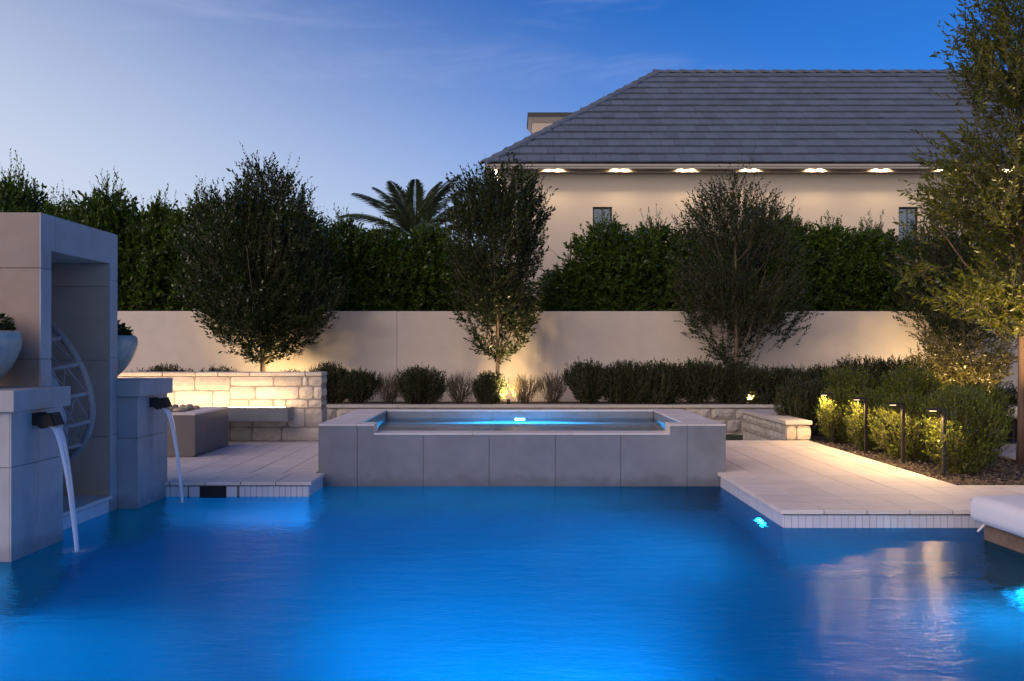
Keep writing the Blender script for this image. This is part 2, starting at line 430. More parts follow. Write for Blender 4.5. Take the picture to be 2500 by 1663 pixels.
def lamp(name, kind, loc, target, power, col, size=0.03, cone=90, blend=0.5, parent=None, sizey=None):
    d = bpy.data.lights.new(name, kind); d.energy = power; d.color = col
    if kind == 'SPOT': d.spot_size = R(cone); d.spot_blend = blend; d.shadow_soft_size = size
    elif kind == 'AREA':
        d.size = size
        if sizey: d.shape = 'RECTANGLE'; d.size_y = sizey
        d.spread = R(cone)
    else: d.shadow_soft_size = size
    o = bpy.data.objects.new(name, d); COL.objects.link(o)
    o.location = loc
    dirv = Vector(target) - Vector(loc)
    o.rotation_euler = dirv.to_track_quat('-Z', 'Y').to_euler()
    if parent is not None:
        o.parent = parent; o.location = Vector(loc) - Vector(parent.location)
    return o

# ------------------------------------------------------------------ ground and pool shell
WZ = 0.0; DZ = 0.131; FLOOR = -1.25
PX0, PX1, PY0, PY1 = -7.0, 9.5, 1.7, 8.62
g = MB()
for a, b, c, d in ((-600, 600, -600, PY0 - 0.2), (-600, 600, 12.2, 900), (-600, PX0 - 0.2, PY0 - 0.2, 12.2), (PX1 + 0.2, 600, PY0 - 0.2, 12.2)):
    g.quad((a, c, -0.16), (b, c, -0.16), (b, d, -0.16), (a, d, -0.16))
tag(g.build('ground', 'earth'), kind='structure')

b = MB()
b.quad((PX0, PY0, FLOOR), (PX1, PY0, FLOOR), (PX1, PY1 + 0.2, FLOOR), (PX0, PY1 + 0.2, FLOOR))
b.box(PX0 - 0.25, PX1 + 0.25, PY0 - 0.25, PY0, FLOOR - 0.2, 0.09)
b.box(PX0 - 0.25, PX0, PY0, 6.0, FLOOR - 0.2, 0.09)
b.box(PX1, PX1 + 0.25, PY0, 6.6, FLOOR - 0.2, 0.09)
tag(b.build('pool_basin', 'plaster'), kind='structure')

w = MB(); w.quad((PX0 - .02, PY0 - .02, WZ), (PX1 + .02, PY0 - .02, WZ), (PX1 + .02, PY1 + .1, WZ), (PX0 - .02, PY1 + .1, WZ))
tag(w.build('pool_water', 'pool_water'), kind='structure')

# near terrace the camera stands on
t_ = MB(); t_.box(-9, 11, -6, PY0 - 0.02, -0.15, DZ)
tag(t_.build('near_terrace', 'paver'), kind='structure')

PV_W = 0.307; GAP = 0.008; PT = 0.03
def pave(parent, x0, x1, y0, y1, seed, mat='paver', lens=(0.46, 0.61, 0.46), z=DZ, w=PV_W):
    rnd = random.Random(seed)
    n = max(1, round((x1 - x0) / w)); ww = (x1 - x0) / n
    for i in range(n):
        xa = x0 + i * ww + (GAP / 2 if i else 0); xb = x0 + (i + 1) * ww - (GAP / 2 if i < n - 1 else 0)
        y = y0; first = True
        while y < y1 - 0.02:
            ln = rnd.choice((0.307, 0.46, 0.61)) if first else rnd.choice(lens)
            first = False
            ye = y + ln
            if y1 - ye < 0.14: ye = y1
            pbox('paver', xa, xb, y + (GAP / 2 if y > y0 else 0), ye - (GAP / 2 if ye < y1 else 0), z - PT - 0.008 * 0, z - rnd.uniform(0, 0.0012), mat, parent, 0.0015)
            y = ye

# right deck: L-shaped, path between spa and planting bed, and front strip
RX = 1.923; RY = 6.58; BEDX = 3.763; BEDY = 7.80; DECKB = 11.70
deck_r = MB()
deck_r.box(RX + 0.03, BEDX, RY + 0.03, DECKB - 0.02, FLOOR - 0.1, DZ - PT - 0.002)
deck_r.box(BEDX, PX1 + 2, RY + 0.03, BEDY - 0.004, FLOOR - 0.1, DZ - PT - 0.002)
right_deck = tag(deck_r.build('right_deck', 'grout'), kind='structure')
pave(right_deck, RX, BEDX, RY, DECKB, 3)
pave(right_deck, BEDX + GAP, BEDX + GAP + 8 * 0.307, RY, BEDY, 5)
# left deck (fire pit terrace)
LX0, LX1, LY0, LY1 = -6.4, -1.742, 7.99, 11.60
deck_l = MB()
deck_l.box(LX0, LX1 - 0.03, LY0 + 0.03, LY1 + 0.4, FLOOR - 0.1, DZ - PT - 0.002)
left_deck = tag(deck_l.build('left_deck', 'grout'), kind='structure')
pave(left_deck, LX1 - 13 * 0.307, LX1, LY0, 8.56, 9)
pave(left_deck, LX1 - 13 * 0.307, -1.83, 8.56 + GAP, LY1, 12)
# terrace strip behind the spa
bs = MB(); bs.box(-1.83, RX, 10.92, DECKB - 0.02, -0.15, DZ - PT - 0.002)
mid_deck = tag(bs.build('rear_deck', 'grout'), kind='structure')
pave(mid_deck, -1.825, RX - GAP, 10.93, DECKB, 15)

# waterline tiles: white, upright, 51 mm wide
TW = 0.0508; TG = 0.003
def tile_row_x(parent, x0, x1, y, z0=-0.06, z1=DZ - PT - 0.012, skip=None):
    n = int(round((x1 - x0) / TW))
    for i in range(n):
        xa = x0 + i * (x1 - x0) / n; xb = x0 + (i + 1) * (x1 - x0) / n
        if skip and skip[0] < (xa + xb) / 2 < skip[1]: continue
        pbox('tile', xa + TG / 2, xb - TG / 2, y - 0.008, y + 0.002, z0, z1, 'pool_tile', parent, 0.001)
def tile_row_y(parent, y0, y1, x, sgn, z0=-0.06, z1=DZ - PT - 0.012):
    n = int(round((y1 - y0) / TW))
    for i in range(n):
        ya = y0 + i * (y1 - y0) / n; yb = y0 + (i + 1) * (y1 - y0) / n
        xs = (x - 0.008, x + 0.002) if sgn < 0 else (x - 0.002, x + 0.008)
        pbox('tile', xs[0], xs[1], ya + TG / 2, yb - TG / 2, z0, z1, 'pool_tile', parent, 0.001)
def grout_backing(name, x0, x1, y0, y1, parent, mat):
    pbox(name, x0, x1, y0, y1, -0.07, DZ - PT - 0.004, mat, parent, 0)
tile_row_x(right_deck, RX + 0.03, 5.1, RY + 0.03)
tile_row_y(right_deck, RY + 0.03, 8.60, RX + 0.03, -1)
SKX0, SKX1 = -2.715, -2.48
tile_row_x(left_deck, -3.02, LX1 - 0.03, LY0 + 0.03, skip=(SKX0 - 0.09, SKX1 + 0.09))
tile_row_y(left_deck, LY0 + 0.03, 8.60, LX1 - 0.03, 1)
# skimmer mouth in the left deck wall
k = empty('skimmer', (-2.6, LY0, 0), 'dark skimmer mouth in the tiled wall of the left deck', 'skimmer')
for xa in (SKX0 - 0.09, SKX1): MB().box(xa, xa + 0.09, LY0 + 0.016, LY0 + 0.028, -0.06, 0.088).build('surround', 'pool_tile', k)
MB().box(SKX0, SKX1, LY0 + 0.020, LY0 + 0.028, -0.06, 0.088).build('opening', 'skimmer_dark', k)
# plaster skin on the submerged deck walls
pl = MB()
pl.box(RX + 0.026, RX + 0.034, RY + 0.03, 8.62, FLOOR, -0.062)
pl.box(RX + 0.026, PX1, RY + 0.024, RY + 0.032, FLOOR, -0.062)
pl.box(-3.2, LX1 - 0.03, LY0 + 0.024, LY0 + 0.032, FLOOR, -0.062)
pl.box(LX1 - 0.034, LX1 - 0.026, LY0 + 0.032, 8.62, FLOOR, -0.062)
tag(pl.build('submerged_wall', 'plaster'), kind='structure')

# lawn behind the deck, planting beds
tag(MB().box(-6.5, 8, DECKB - 0.02, 15.3, -0.5, -0.13).build('lawn', 'grass'), kind='structure')
tag(MB().box(-9, 14, 15.45, 17.0, -0.3, 0.335).build('raised_planting_bed', 'soil'), kind='structure')
tag(MB().box(BEDX, 9.5, BEDY + 0.002, 11.72, -0.3, 0.105).build('planting_bed', 'soil'), kind='structure')
tag(MB().box(3.82, 12, 11.72, 15.2, -0.3, 0.10).build('corner_planting_bed', 'soil'), kind='structure')
# far paved pad at the right, seen behind the near tree
far_pad = tag(MB().box(5.32, 9.4, 9.52, 11.25, 0.06, 0.118).build('side_patio', 'grout'), kind='structure')
for i in range(3):
    for j in range(3):
        pbox('paver', 5.30 + i * 1.2, 6.49 + i * 1.2, 9.50 + j * 0.59, 10.08 + j * 0.59, 0.112, 0.135, 'paver', far_pad, 0.003)

# ------------------------------------------------------------------ spa
SX0, SX1, SY0, SY1 = -1.811, 2.0, 8.62, 10.90
ST = 0.580; WEIR = 0.497; NX0, NX1 = -1.294, 1.478; IX0, IX1 = -1.455, 1.64; IYF, IYB = 8.89, 10.66
spa = empty('raised_spa', (0.09, 9.7, 0), 'raised rectangular spa clad in gray panels, spilling towards the pool', 'spa')
core = MB()
T = 0.012
core.box(SX0 + T, IX0 - T, SY0 + T, SY1, -1.3, ST - 0.02)
core.box(IX1 + T, SX1 - T, SY0 + T, SY1, -1.3, ST - 0.02)
core.box(IX0 - T, IX1 + T, IYB + T, SY1, -1.3, ST - 0.02)
core.box(IX0 - T, IX1 + T, SY0 + T, IYF - 0.01, -1.3, WEIR - 0.02)
core.box(IX0 - T, NX0, SY0 + T, IYF - 0.01, WEIR - 0.03, ST - 0.02)
core.box(NX1, IX1 + T, SY0 + T, IYF - 0.01, WEIR - 0.03, ST - 0.02)
core.box(IX0 - T, IX1 + T, IYF - 0.01, IYB + T, -0.6, -0.35)
core.build('core', 'grout', spa)
jx = [SX0, -1.447, -0.830, -0.213, 0.4046, 1.0172, 1.638, SX1]
tops = [ST - 0.018, None, WEIR - 0.018, WEIR - 0.018, WEIR - 0.018, None, ST - 0.018]
G = 0.004
for i in range(7):
    xa, xb = jx[i] + (G / 2 if i else 0), jx[i + 1] - (G / 2 if i < 6 else 0)
    if tops[i] is not None:
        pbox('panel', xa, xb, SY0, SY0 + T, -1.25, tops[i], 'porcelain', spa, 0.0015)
    else:   # notched panels at the ends of the spillway
        lo, hi = WEIR - 0.018, ST - 0.018
        q = MB()
        ys = (SY0, SY0 + T)
        pts = [(xa, -1.25), (xb, -1.25), (xb, lo), (NX0, lo), (NX0, hi), (xa, hi)] if i == 1 else \
              [(xa, -1.25), (xb, -1.25), (xb, hi), (NX1, hi), (NX1, lo), (xa, lo)]
        vs = [(p[0], ys[0], p[1]) for p in pts] + [(p[0], ys[1], p[1]) for p in pts]
        fs = [tuple(range(6)), tuple(range(11, 5, -1))] + [(k2, k2 + 6, (k2 + 1) % 6 + 6, (k2 + 1) % 6) for k2 in range(6)]
        q.add(vs, fs).build('panel', 'porcelain', spa)
for xa, xb, sd in ((SX0, SX0 + T, 0), (SX1 - T, SX1, 1)):
    for k2 in range(4):
        ya = SY0 + T + k2 * (SY1 - SY0 - T) / 4; yb = SY0 + T + (k2 + 1) * (SY1 - SY0 - T) / 4
        pbox('panel', xa, xb, ya + G / 2, yb - G / 2, -0.1, ST - 0.018, 'porcelain', spa, 0.0015)
# inner faces
jb = [IX0 + T, -0.895, -0.2275, 0.3935, 1.017, IX1 - T]
for i in range(5):
    pbox('inner_panel', jb[i] + (G / 2 if i else 0), jb[i + 1] - (G / 2 if i < 4 else 0), IYB, IYB + T, -0.35, ST - 0.018, 'porcelain', spa, 0.001)
for xa, xb in ((IX0, IX0 + T), (IX1 - T, IX1)):
    for k2 in range(3):
        ya = IYF + k2 * (IYB - IYF) / 3; yb = IYF + (k2 + 1) * (IYB - IYF) / 3
        pbox('inner_panel', xa - (T if xa < 0 else -T), xb - (T if xa < 0 else -T), ya + G / 2, yb - G / 2, -0.35, ST - 0.018, 'porcelain', spa, 0.001)
# coping slabs
cz0, cz1 = ST - 0.016, ST
for k2 in range(3):
    ya = SY0 + k2 * (SY1 - SY0) / 3; yb = SY0 + (k2 + 1) * (SY1 - SY0) / 3
    pbox('coping', SX0, IX0 if k2 else IX0, ya + (G / 2 if k2 else 0), yb - (G / 2 if k2 < 2 else 0), cz0, cz1, 'paver', spa, 0.0015)
    pbox('coping', IX1, SX1, ya + (G / 2 if k2 else 0), yb - (G / 2 if k2 < 2 else 0), cz0, cz1, 'paver', spa, 0.0015)
for k2 in range(4):
    xa = IX0 + G + k2 * (IX1 - IX0 - 2 * G) / 4; xb = IX0 + G + (k2 + 1) * (IX1 - IX0 - 2 * G) / 4
    pbox('coping', xa + G / 2, xb - G / 2, IYB, SY1, cz0, cz1, 'paver', spa, 0.0015)
pbox('coping', IX0 + G, NX0, SY0, IYF, cz0, cz1, 'paver', spa, 0.0015)
pbox('coping', NX1, IX1 - G, SY0, IYF, cz0, cz1, 'paver', spa, 0.0015)
for k2 in range(3):
    xa = NX0 + k2 * (NX1 - NX0) / 3; xb = NX0 + (k2 + 1) * (NX1 - NX0) / 3
    pbox('weir', xa + (G / 2 if k2 else 0.001), xb - (G / 2 if k2 < 2 else 0.001), SY0, IYF, WEIR - 0.016, WEIR, 'paver', spa, 0.0015)
for xa, xb in ((NX0 - 0.012, NX0), (NX1, NX1 + 0.012)):
    pbox('notch_side', xa, xb, SY0 + 0.001, IYF - 0.001, WEIR - 0.02, ST - 0.017, 'paver', spa, 0.001)
# bench ledge under water
MB().box(IX0 + T, IX1 - T, IYB - 0.38, IYB, -0.35, 0.10).build('bench_ledge', 'porcelain', spa)
MB().box(IX0 + T, IX1 - T, IYF, IYB - 0.38, -0.36, -0.34).build('floor', 'porcelain', spa)
sw = MB(); sw.quad((IX0 - .01, IYF - .01, 0.488), (IX1 + .01, IYF - .01, 0.488), (IX1 + .01, IYB + .01, 0.488), (IX0 - .01, IYB + .01, 0.488))
tag(sw.build('spa_water', 'spa_water'), kind='structure')
sl = empty('spa_light', (0.088, IYB, 0.36), 'glowing blue underwater light on the back wall of the spa', 'light')
MB().lathe([(0.0, 0.0), (0.055, 0.0), (0.062, -0.012)], 20, cap_bot=False).build('lens', 'led_spa', sl).rotation_euler = (R(90), 0, 0)
MB().tube([(0.068 * math.cos(a * math.pi / 12), -0.01, 0.068 * math.sin(a * math.pi / 12)) for a in range(24)], 0.008, 6, closed=True).build('ring', 'dark_metal', sl)
for ch in sl.children: ch.location = (0, -0.006, 0)
lamp('spa_light_beam', 'AREA', (0.088, IYB - 0.03, 0.36), (0.088, 9.0, 0.10), 170, (0.02, 0.42, 1.0), 0.10, 170, parent=sl)

# ------------------------------------------------------------------ waterfall columns, pavilion
CX = -3.01
def column(y0, y1, side, ps):
    c = empty('waterfall_column', (CX - 0.31, (y0 + y1) / 2, 0), 'square gray clad fountain column %s' % side, 'column', 'fountain columns beside the pavilion')
    MB().box(CX - 0.62 + T, CX - T, y0 + T, y1 - T, FLOOR, 0.90).build('core', 'grout', c)
    zj = [-1.25, -0.05, 0.565, 0.898]
    for k2 in range(3):
        for i in range(2):
            ya = y0 + i * (y1 - y0) / 2; yb = y0 + (i + 1) * (y1 - y0) / 2
            pbox('panel', CX - T, CX, ya + (G / 2 if i else 0), yb - (G / 2 if i == 0 else 0), zj[k2] + G / 2, zj[k2 + 1] - G / 2, 'porcelain_lit', c, 0.0015)
        pbox('panel', CX - 0.62, CX - T - 0.0005, y0, y0 + T, zj[k2] + G / 2, zj[k2 + 1] - G / 2, 'porcelain_lit', c, 0.0015)
        pbox('panel', CX - 0.62, CX - T - 0.0005, y1 - T, y1, zj[k2] + G / 2, zj[k2 + 1] - G / 2, 'porcelain_lit', c, 0.0015)
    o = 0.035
    pbox('cap', CX - 0.62 - o, CX + o, y0 - o, y1 + o, 0.900, 1.030, 'porcelain_lit', c, 0.003)
    # spout: bracket on the wall and an open, tilted scoop
    yc = (y0 + y1) / 2 - 0.02; w2 = 0.062
    sp = MB().box(CX, CX + 0.03, yc - w2, yc + w2, 0.80, 0.878).build('spout_bracket', 'black_metal', c)
    s = MB()
    A = [(CX + 0.03, 0.868), (CX + 0.115, 0.878), (CX + 0.145, 0.800), (CX + 0.06, 0.778), (CX + 0.03, 0.80)]
    th = 0.006
    for yy in (yc - w2, yc + w2 - th):      # cheeks
        vs = [(x, yy, z) for x, z in A] + [(x, yy + th, z) for x, z in A]
        s.add(vs, [tuple(range(5)), tuple(range(9, 4, -1))] + [(i, i + 5, (i + 1) % 5 + 5, (i + 1) % 5) for i in range(5)])
    for (xa, za), (xb, zb) in ((A[0], A[1]), (A[1], A[2]), (A[3], A[4])):
        dx, dz = zb - za, -(xb - xa); ln = math.hypot(dx, dz); dx, dz = dx / ln * th, dz / ln * th
        s.add([(xa, yc - w2, za), (xb, yc - w2, zb), (xb, yc + w2, zb), (xa, yc + w2, za), (xa + dx, yc - w2, za + dz), (xb + dx, yc - w2, zb + dz), (xb + dx, yc + w2, zb + dz), (xa + dx, yc + w2, za + dz)],
              [(0, 1, 2, 3), (7, 6, 5, 4), (0, 4, 5, 1), (1, 5, 6, 2), (2, 6, 7, 3), (3, 7, 4, 0)])
    s.build('spout', 'black_metal', c)
    # falling water
    st = empty('water_stream', (CX + 0.22, yc, 0), 'water sheet falling from the fountain column %s' % side, 'water stream', 'streams falling into the pool')
    m = MB(); n = 22; vs = []; fs = []
    ww = 7
    for i in range(n + 1):
        q = i / n
        drop = 0.795 * (q ** 1.35)
        t2 = math.sqrt(drop / 0.795)
        x = CX + 0.105 + 0.15 * t2; z = 0.795 - drop - 0.02 * (i == n)
        hw = 0.068 * (1 - t2) + 0.026 * t2
        for j in range(ww):
            u = j / (ww - 1) * 2 - 1
            vs.append((x + 0.010 * (1 - u * u), yc + hw * u, z))
        for j in range(ww):
            u = 1 - j / (ww - 1) * 2
            vs.append((x - 0.006 * (1 - u * u) - 0.002, yc + hw * u, z))
    k4 = 2 * ww
    for i in range(n):
        for j in range(k4):
            fs.append((i * k4 + j, i * k4 + (j + 1) % k4, (i + 1) * k4 + (j + 1) % k4, (i + 1) * k4 + j))
    m.add(vs, fs).build('sheet', 'stream_water', st, smooth=True)
    sp2 = MB(); vs = [(CX + 0.255, yc, 0.016)]; fs = []
    for i in range(1, 7):
        for j in range(18):
            a = j * math.pi / 9; rr = 0.017 * i * random.uniform(0.85, 1.15)
            vs.append((CX + 0.255 + rr * math.cos(a) * 1.1, yc + rr * math.sin(a), max(0.001, 0.016 * (1 - i / 6.0) + 0.006 * math.cos(i * 2.2) + random.uniform(-.003, .003))))
    for j in range(18): fs.append((0, 1 + j, 1 + (j + 1) % 18))
    for i in range(5):
        for j in range(18): fs.append((1 + i * 18 + j, 19 + i * 18 + j, 19 + i * 18 + (j + 1) % 18, 1 + i * 18 + (j + 1) % 18))
    sp2.add(vs, fs).build('splash', 'splash_foam', st, smooth=True)
    return c
column(5.54, 6.18, 'in front of the pavilion, nearest the left edge', 0)
column(7.41, 8.05, 'behind the pavilion, beside the fire pit deck', 1)

PXF = -3.167; PXL = -4.95; PYN, PYF = 6.196, 7.400; PT2 = 2.198; PB = 1.956; PTH = 0.14
pav = empty('pavilion', (-4.05, 6.8, 0), 'tall box-shaped gray pavilion open towards the pool, sheltering the egg chair', 'pavilion')
core = MB()
core.box(PXL + T, PXF - T, PYN + T, PYN + PTH - T, FLOOR, PB + 0.012)
core.box(PXL + T, PXF - T, PYF - PTH + T, PYF - T, FLOOR, PB + 0.012)
core.box(PXL + T, PXF - T, PYN + T, PYF - T, PB + 0.012, PT2 - 0.004)
core.box(PXL + T, PXL + 0.12, PYN + PTH - T, PYF - PTH + T, 0, PB + 0.012)
core.build('core', 'grout', pav)
zj = [-0.2, 0.60, 1.213, 1.825, PT2]
zf = [-0.2, 0.59, 1.194, 1.776, PB]
xj = [PXL, PXL + 0.61, PXL + 1.22, PXF - T - 0.0005]
for i in range(3):
    for k2 in range(4):
        pbox('panel', xj[i] + G / 2, xj[i + 1] - (G / 2 if i < 2 else 0), PYN, PYN + T, zj[k2] + G / 2, zj[k2 + 1] - G / 2, 'porcelain_warm_lit', pav, 0.001)
        pbox('inner_panel', xj[i] + G / 2, xj[i + 1] - (G / 2 if i < 2 else 0), PYF - PTH, PYF - PTH + T, zf[k2] + G / 2, zf[k2 + 1] - G / 2, 'porcelain_inner_lit', pav, 0.001)
        pbox('inner_panel', xj[i] + G / 2, xj[i + 1] - (G / 2 if i < 2 else 0), PYN + PTH - T, PYN + PTH, zf[k2] + G / 2, zf[k2 + 1] - G / 2, 'porcelain_inner_lit', pav, 0.001)
        pbox('panel', xj[i] + G / 2, xj[i + 1] - (G / 2 if i < 2 else 0), PYF - T, PYF, zj[k2] + G / 2, zj[k2 + 1] - G / 2, 'porcelain_lit', pav, 0.001)
    pbox('ceiling_panel', xj[i] + G / 2, xj[i + 1] - G / 2, PYN + PTH + 0.001, PYF - PTH - 0.001, PB, PB + T, 'porcelain_inner_lit', pav, 0.001)
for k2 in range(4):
    pbox('rear_panel', PXL + 0.12, PXL + 0.132, PYN + PTH + 0.001, PYF - PTH - 0.001, zf[k2] + G / 2, zf[k2 + 1] - G / 2, 'porcelain_inner_lit', pav, 0.001)
# pool-side face: two posts and the lintel
zp = [-0.6, 0.60, 1.213, 1.825, PB]
for k2 in range(4):
    pbox('post_panel', PXF - T, PXF, PYN, PYN + PTH, zp[k2] + G / 2, zp[k2 + 1] - G / 2 if k2 < 3 else PB - 0.0005, 'porcelain_lit', pav, 0.001)
    pbox('post_panel', PXF - T, PXF, PYF - PTH, PYF, zp[k2] + G / 2, zp[k2 + 1] - G / 2 if k2 < 3 else PB - 0.0005, 'porcelain_lit', pav, 0.001)
pbox('lintel_panel', PXF - T, PXF, PYN, 6.385, PB, PT2, 'porcelain_lit', pav, 0.001)
pbox('lintel_panel', PXF - T, PXF, 6.385 + G, PYF, PB, PT2, 'porcelain_lit', pav, 0.001)
pbox('roof_slab', PXL, PXF - 0.0125, PYN + T + 0.001, PYF - T - 0.001, PT2 - 0.003, PT2 + 0.002, 'porcelain_lit', pav, 0.001)
# pavilion pad at the water's edge
pad_b = MB(); pad_b.box(-6.4, PXF - 0.02, 6.10, 8.00, FLOOR - 0.1, DZ - PT - 0.002)
pad = tag(pad_b.build('pavilion_pad', 'plaster'), kind='structure')
ya, yb = PYN + PTH + 0.004, PYF - PTH - 0.004
for i in range(3):
    y1_, y2_ = ya + i * (yb - ya) / 3, ya + (i + 1) * (yb - ya) / 3
    pbox('paver', -3.62, -3.147, y1_ + (G / 2 if i else 0), y2_ - (G / 2 if i < 2 else 0), DZ - PT, DZ, 'paver', pad, 0.0015)
    pbox('paver', -4.82, -3.625, y1_ + (G / 2 if i else 0), y2_ - (G / 2 if i < 2 else 0), DZ - PT, DZ, 'paver', pad, 0.0015)
tile_row_y(pad, ya, yb, PXF - 0.014, 1)
tag(MB().box(-6.4, PXL - 0.01, 6.02, 8.0, 0.0, DZ).build('side_terrace', 'paver'), kind='structure')

# ------------------------------------------------------------------ flower bowls on the columns
def make_leaves(P, D, ln, wd, up=None):
    """Leaf quads at points P, pointing along D. Returns vertices and faces as arrays."""
    n = len(P)
    D = D / np.maximum(np.linalg.norm(D, axis=1, keepdims=True), 1e-6)
    Rv = RNG.normal(size=(n, 3)); sd = np.cross(D, Rv); sd /= np.maximum(np.linalg.norm(sd, axis=1, keepdims=True), 1e-6)
    nm = np.cross(D, sd)
    ln = np.broadcast_to(ln, (n,))[:, None]; wd = np.broadcast_to(wd, (n,))[:, None]
    a = P; b = P + D * ln * 0.45 + sd * wd * 0.5 + nm * wd * 0.15; c = P + D * ln; d = P + D * ln * 0.45 - sd * wd * 0.5 + nm * wd * 0.15
    V = np.stack([a, b, c, d], 1).reshape(-1, 3)
    F = np.arange(4 * n).reshape(n, 4)
    return V, F

def np_mesh(name, V, F, mats, midx=None):
    me = bpy.data.meshes.new(name)
    n = len(F)
    me.vertices.add(len(V)); me.vertices.foreach_set('co', np.ascontiguousarray(V, dtype=np.float32).ravel())
    me.loops.add(n * 4); me.loops.foreach_set('vertex_index', np.ascontiguousarray(F, dtype=np.int32).ravel())
    me.polygons.add(n); me.polygons.foreach_set('loop_start', np.arange(0, 4 * n, 4, dtype=np.int32))
    if midx is not None: me.polygons.foreach_set('material_index', np.asarray(midx, dtype=np.int32))
    me.update(calc_edges=True); me.validate()
    for m in mats: me.materials.append(MATS[m])
    return me

def flower_bowl(x, y, z, label):
    bw = empty('flower_bowl', (x, y, z), label, 'planter', 'flower bowls on the fountain columns')
    pr = [(0.12, 0.0), (0.135, 0.008), (0.19, 0.055), (0.243, 0.12), (0.282, 0.19), (0.305, 0.255), (0.313, 0.31), (0.308, 0.345), (0.294, 0.366), (0.278, 0.366), (0.272, 0.34), (0.10, 0.20), (0.0, 0.19)]
    o = link('bowl', MB().lathe(pr, 56).mesh('bowl', 'glaze', True), bw, (x, y, z))
    o = link('potting_soil', MB().lathe([(0.262, 0.330), (0.0, 0.345)], 24, cap_bot=False).mesh('potting_soil', 'soil', True), bw, (x, y, z))
    n = 900
    a = RNG.uniform(0, 2 * math.pi, n); r = 0.24 * np.sqrt(RNG.uniform(0, 1, n)); h = 0.34 + RNG.uniform(0, 1, n) * (0.17 - 1.6 * r * r)
    P = np.stack([r * np.cos(a), r * np.sin(a), h], 1); D = np.stack([np.cos(a) * 0.7, np.sin(a) * 0.7, RNG.uniform(-0.3, 0.9, n)], 1)
    V, F = make_leaves(P, D, RNG.uniform(0.04, 0.06, n), 0.024)
    link('foliage', np_mesh('foliage', V, F, ['leaf_shrub']), bw, (x, y, z))
    me = None
    pm = MB()
    for k2 in range(6):
        aa = k2 * math.pi / 3
        c_, s_ = math.cos(aa), math.sin(aa)
        def rt(u, v, w_): return (u * c_ - v * s_, u * s_ + v * c_, w_)
        pm.add([rt(0, 0, 0), rt(0.018, -0.011, 0.006), rt(0.030, 0, 0.004), rt(0.018, 0.011, 0.006)], [(0, 1, 2, 3)])
    me = pm.mesh('flower', 'petal')
    for k2 in range(14):
        aa = random.uniform(0, 6.28); rr = random.uniform(0.05, 0.25)
        link('flower', me, bw, (x + rr * math.cos(aa), y + rr * math.sin(aa), z + 0.50 - 1.9 * rr * rr + random.uniform(-.02, .03)), (random.uniform(-.7, .7), random.uniform(-.7, .7), 0))
flower_bowl(-3.475, 5.88, 1.030, 'glazed gray-green bowl of pink flowers on the nearest fountain column')
flower_bowl(-3.475, 7.73, 1.030, 'glazed gray-green bowl of pink flowers behind the pavilion post')

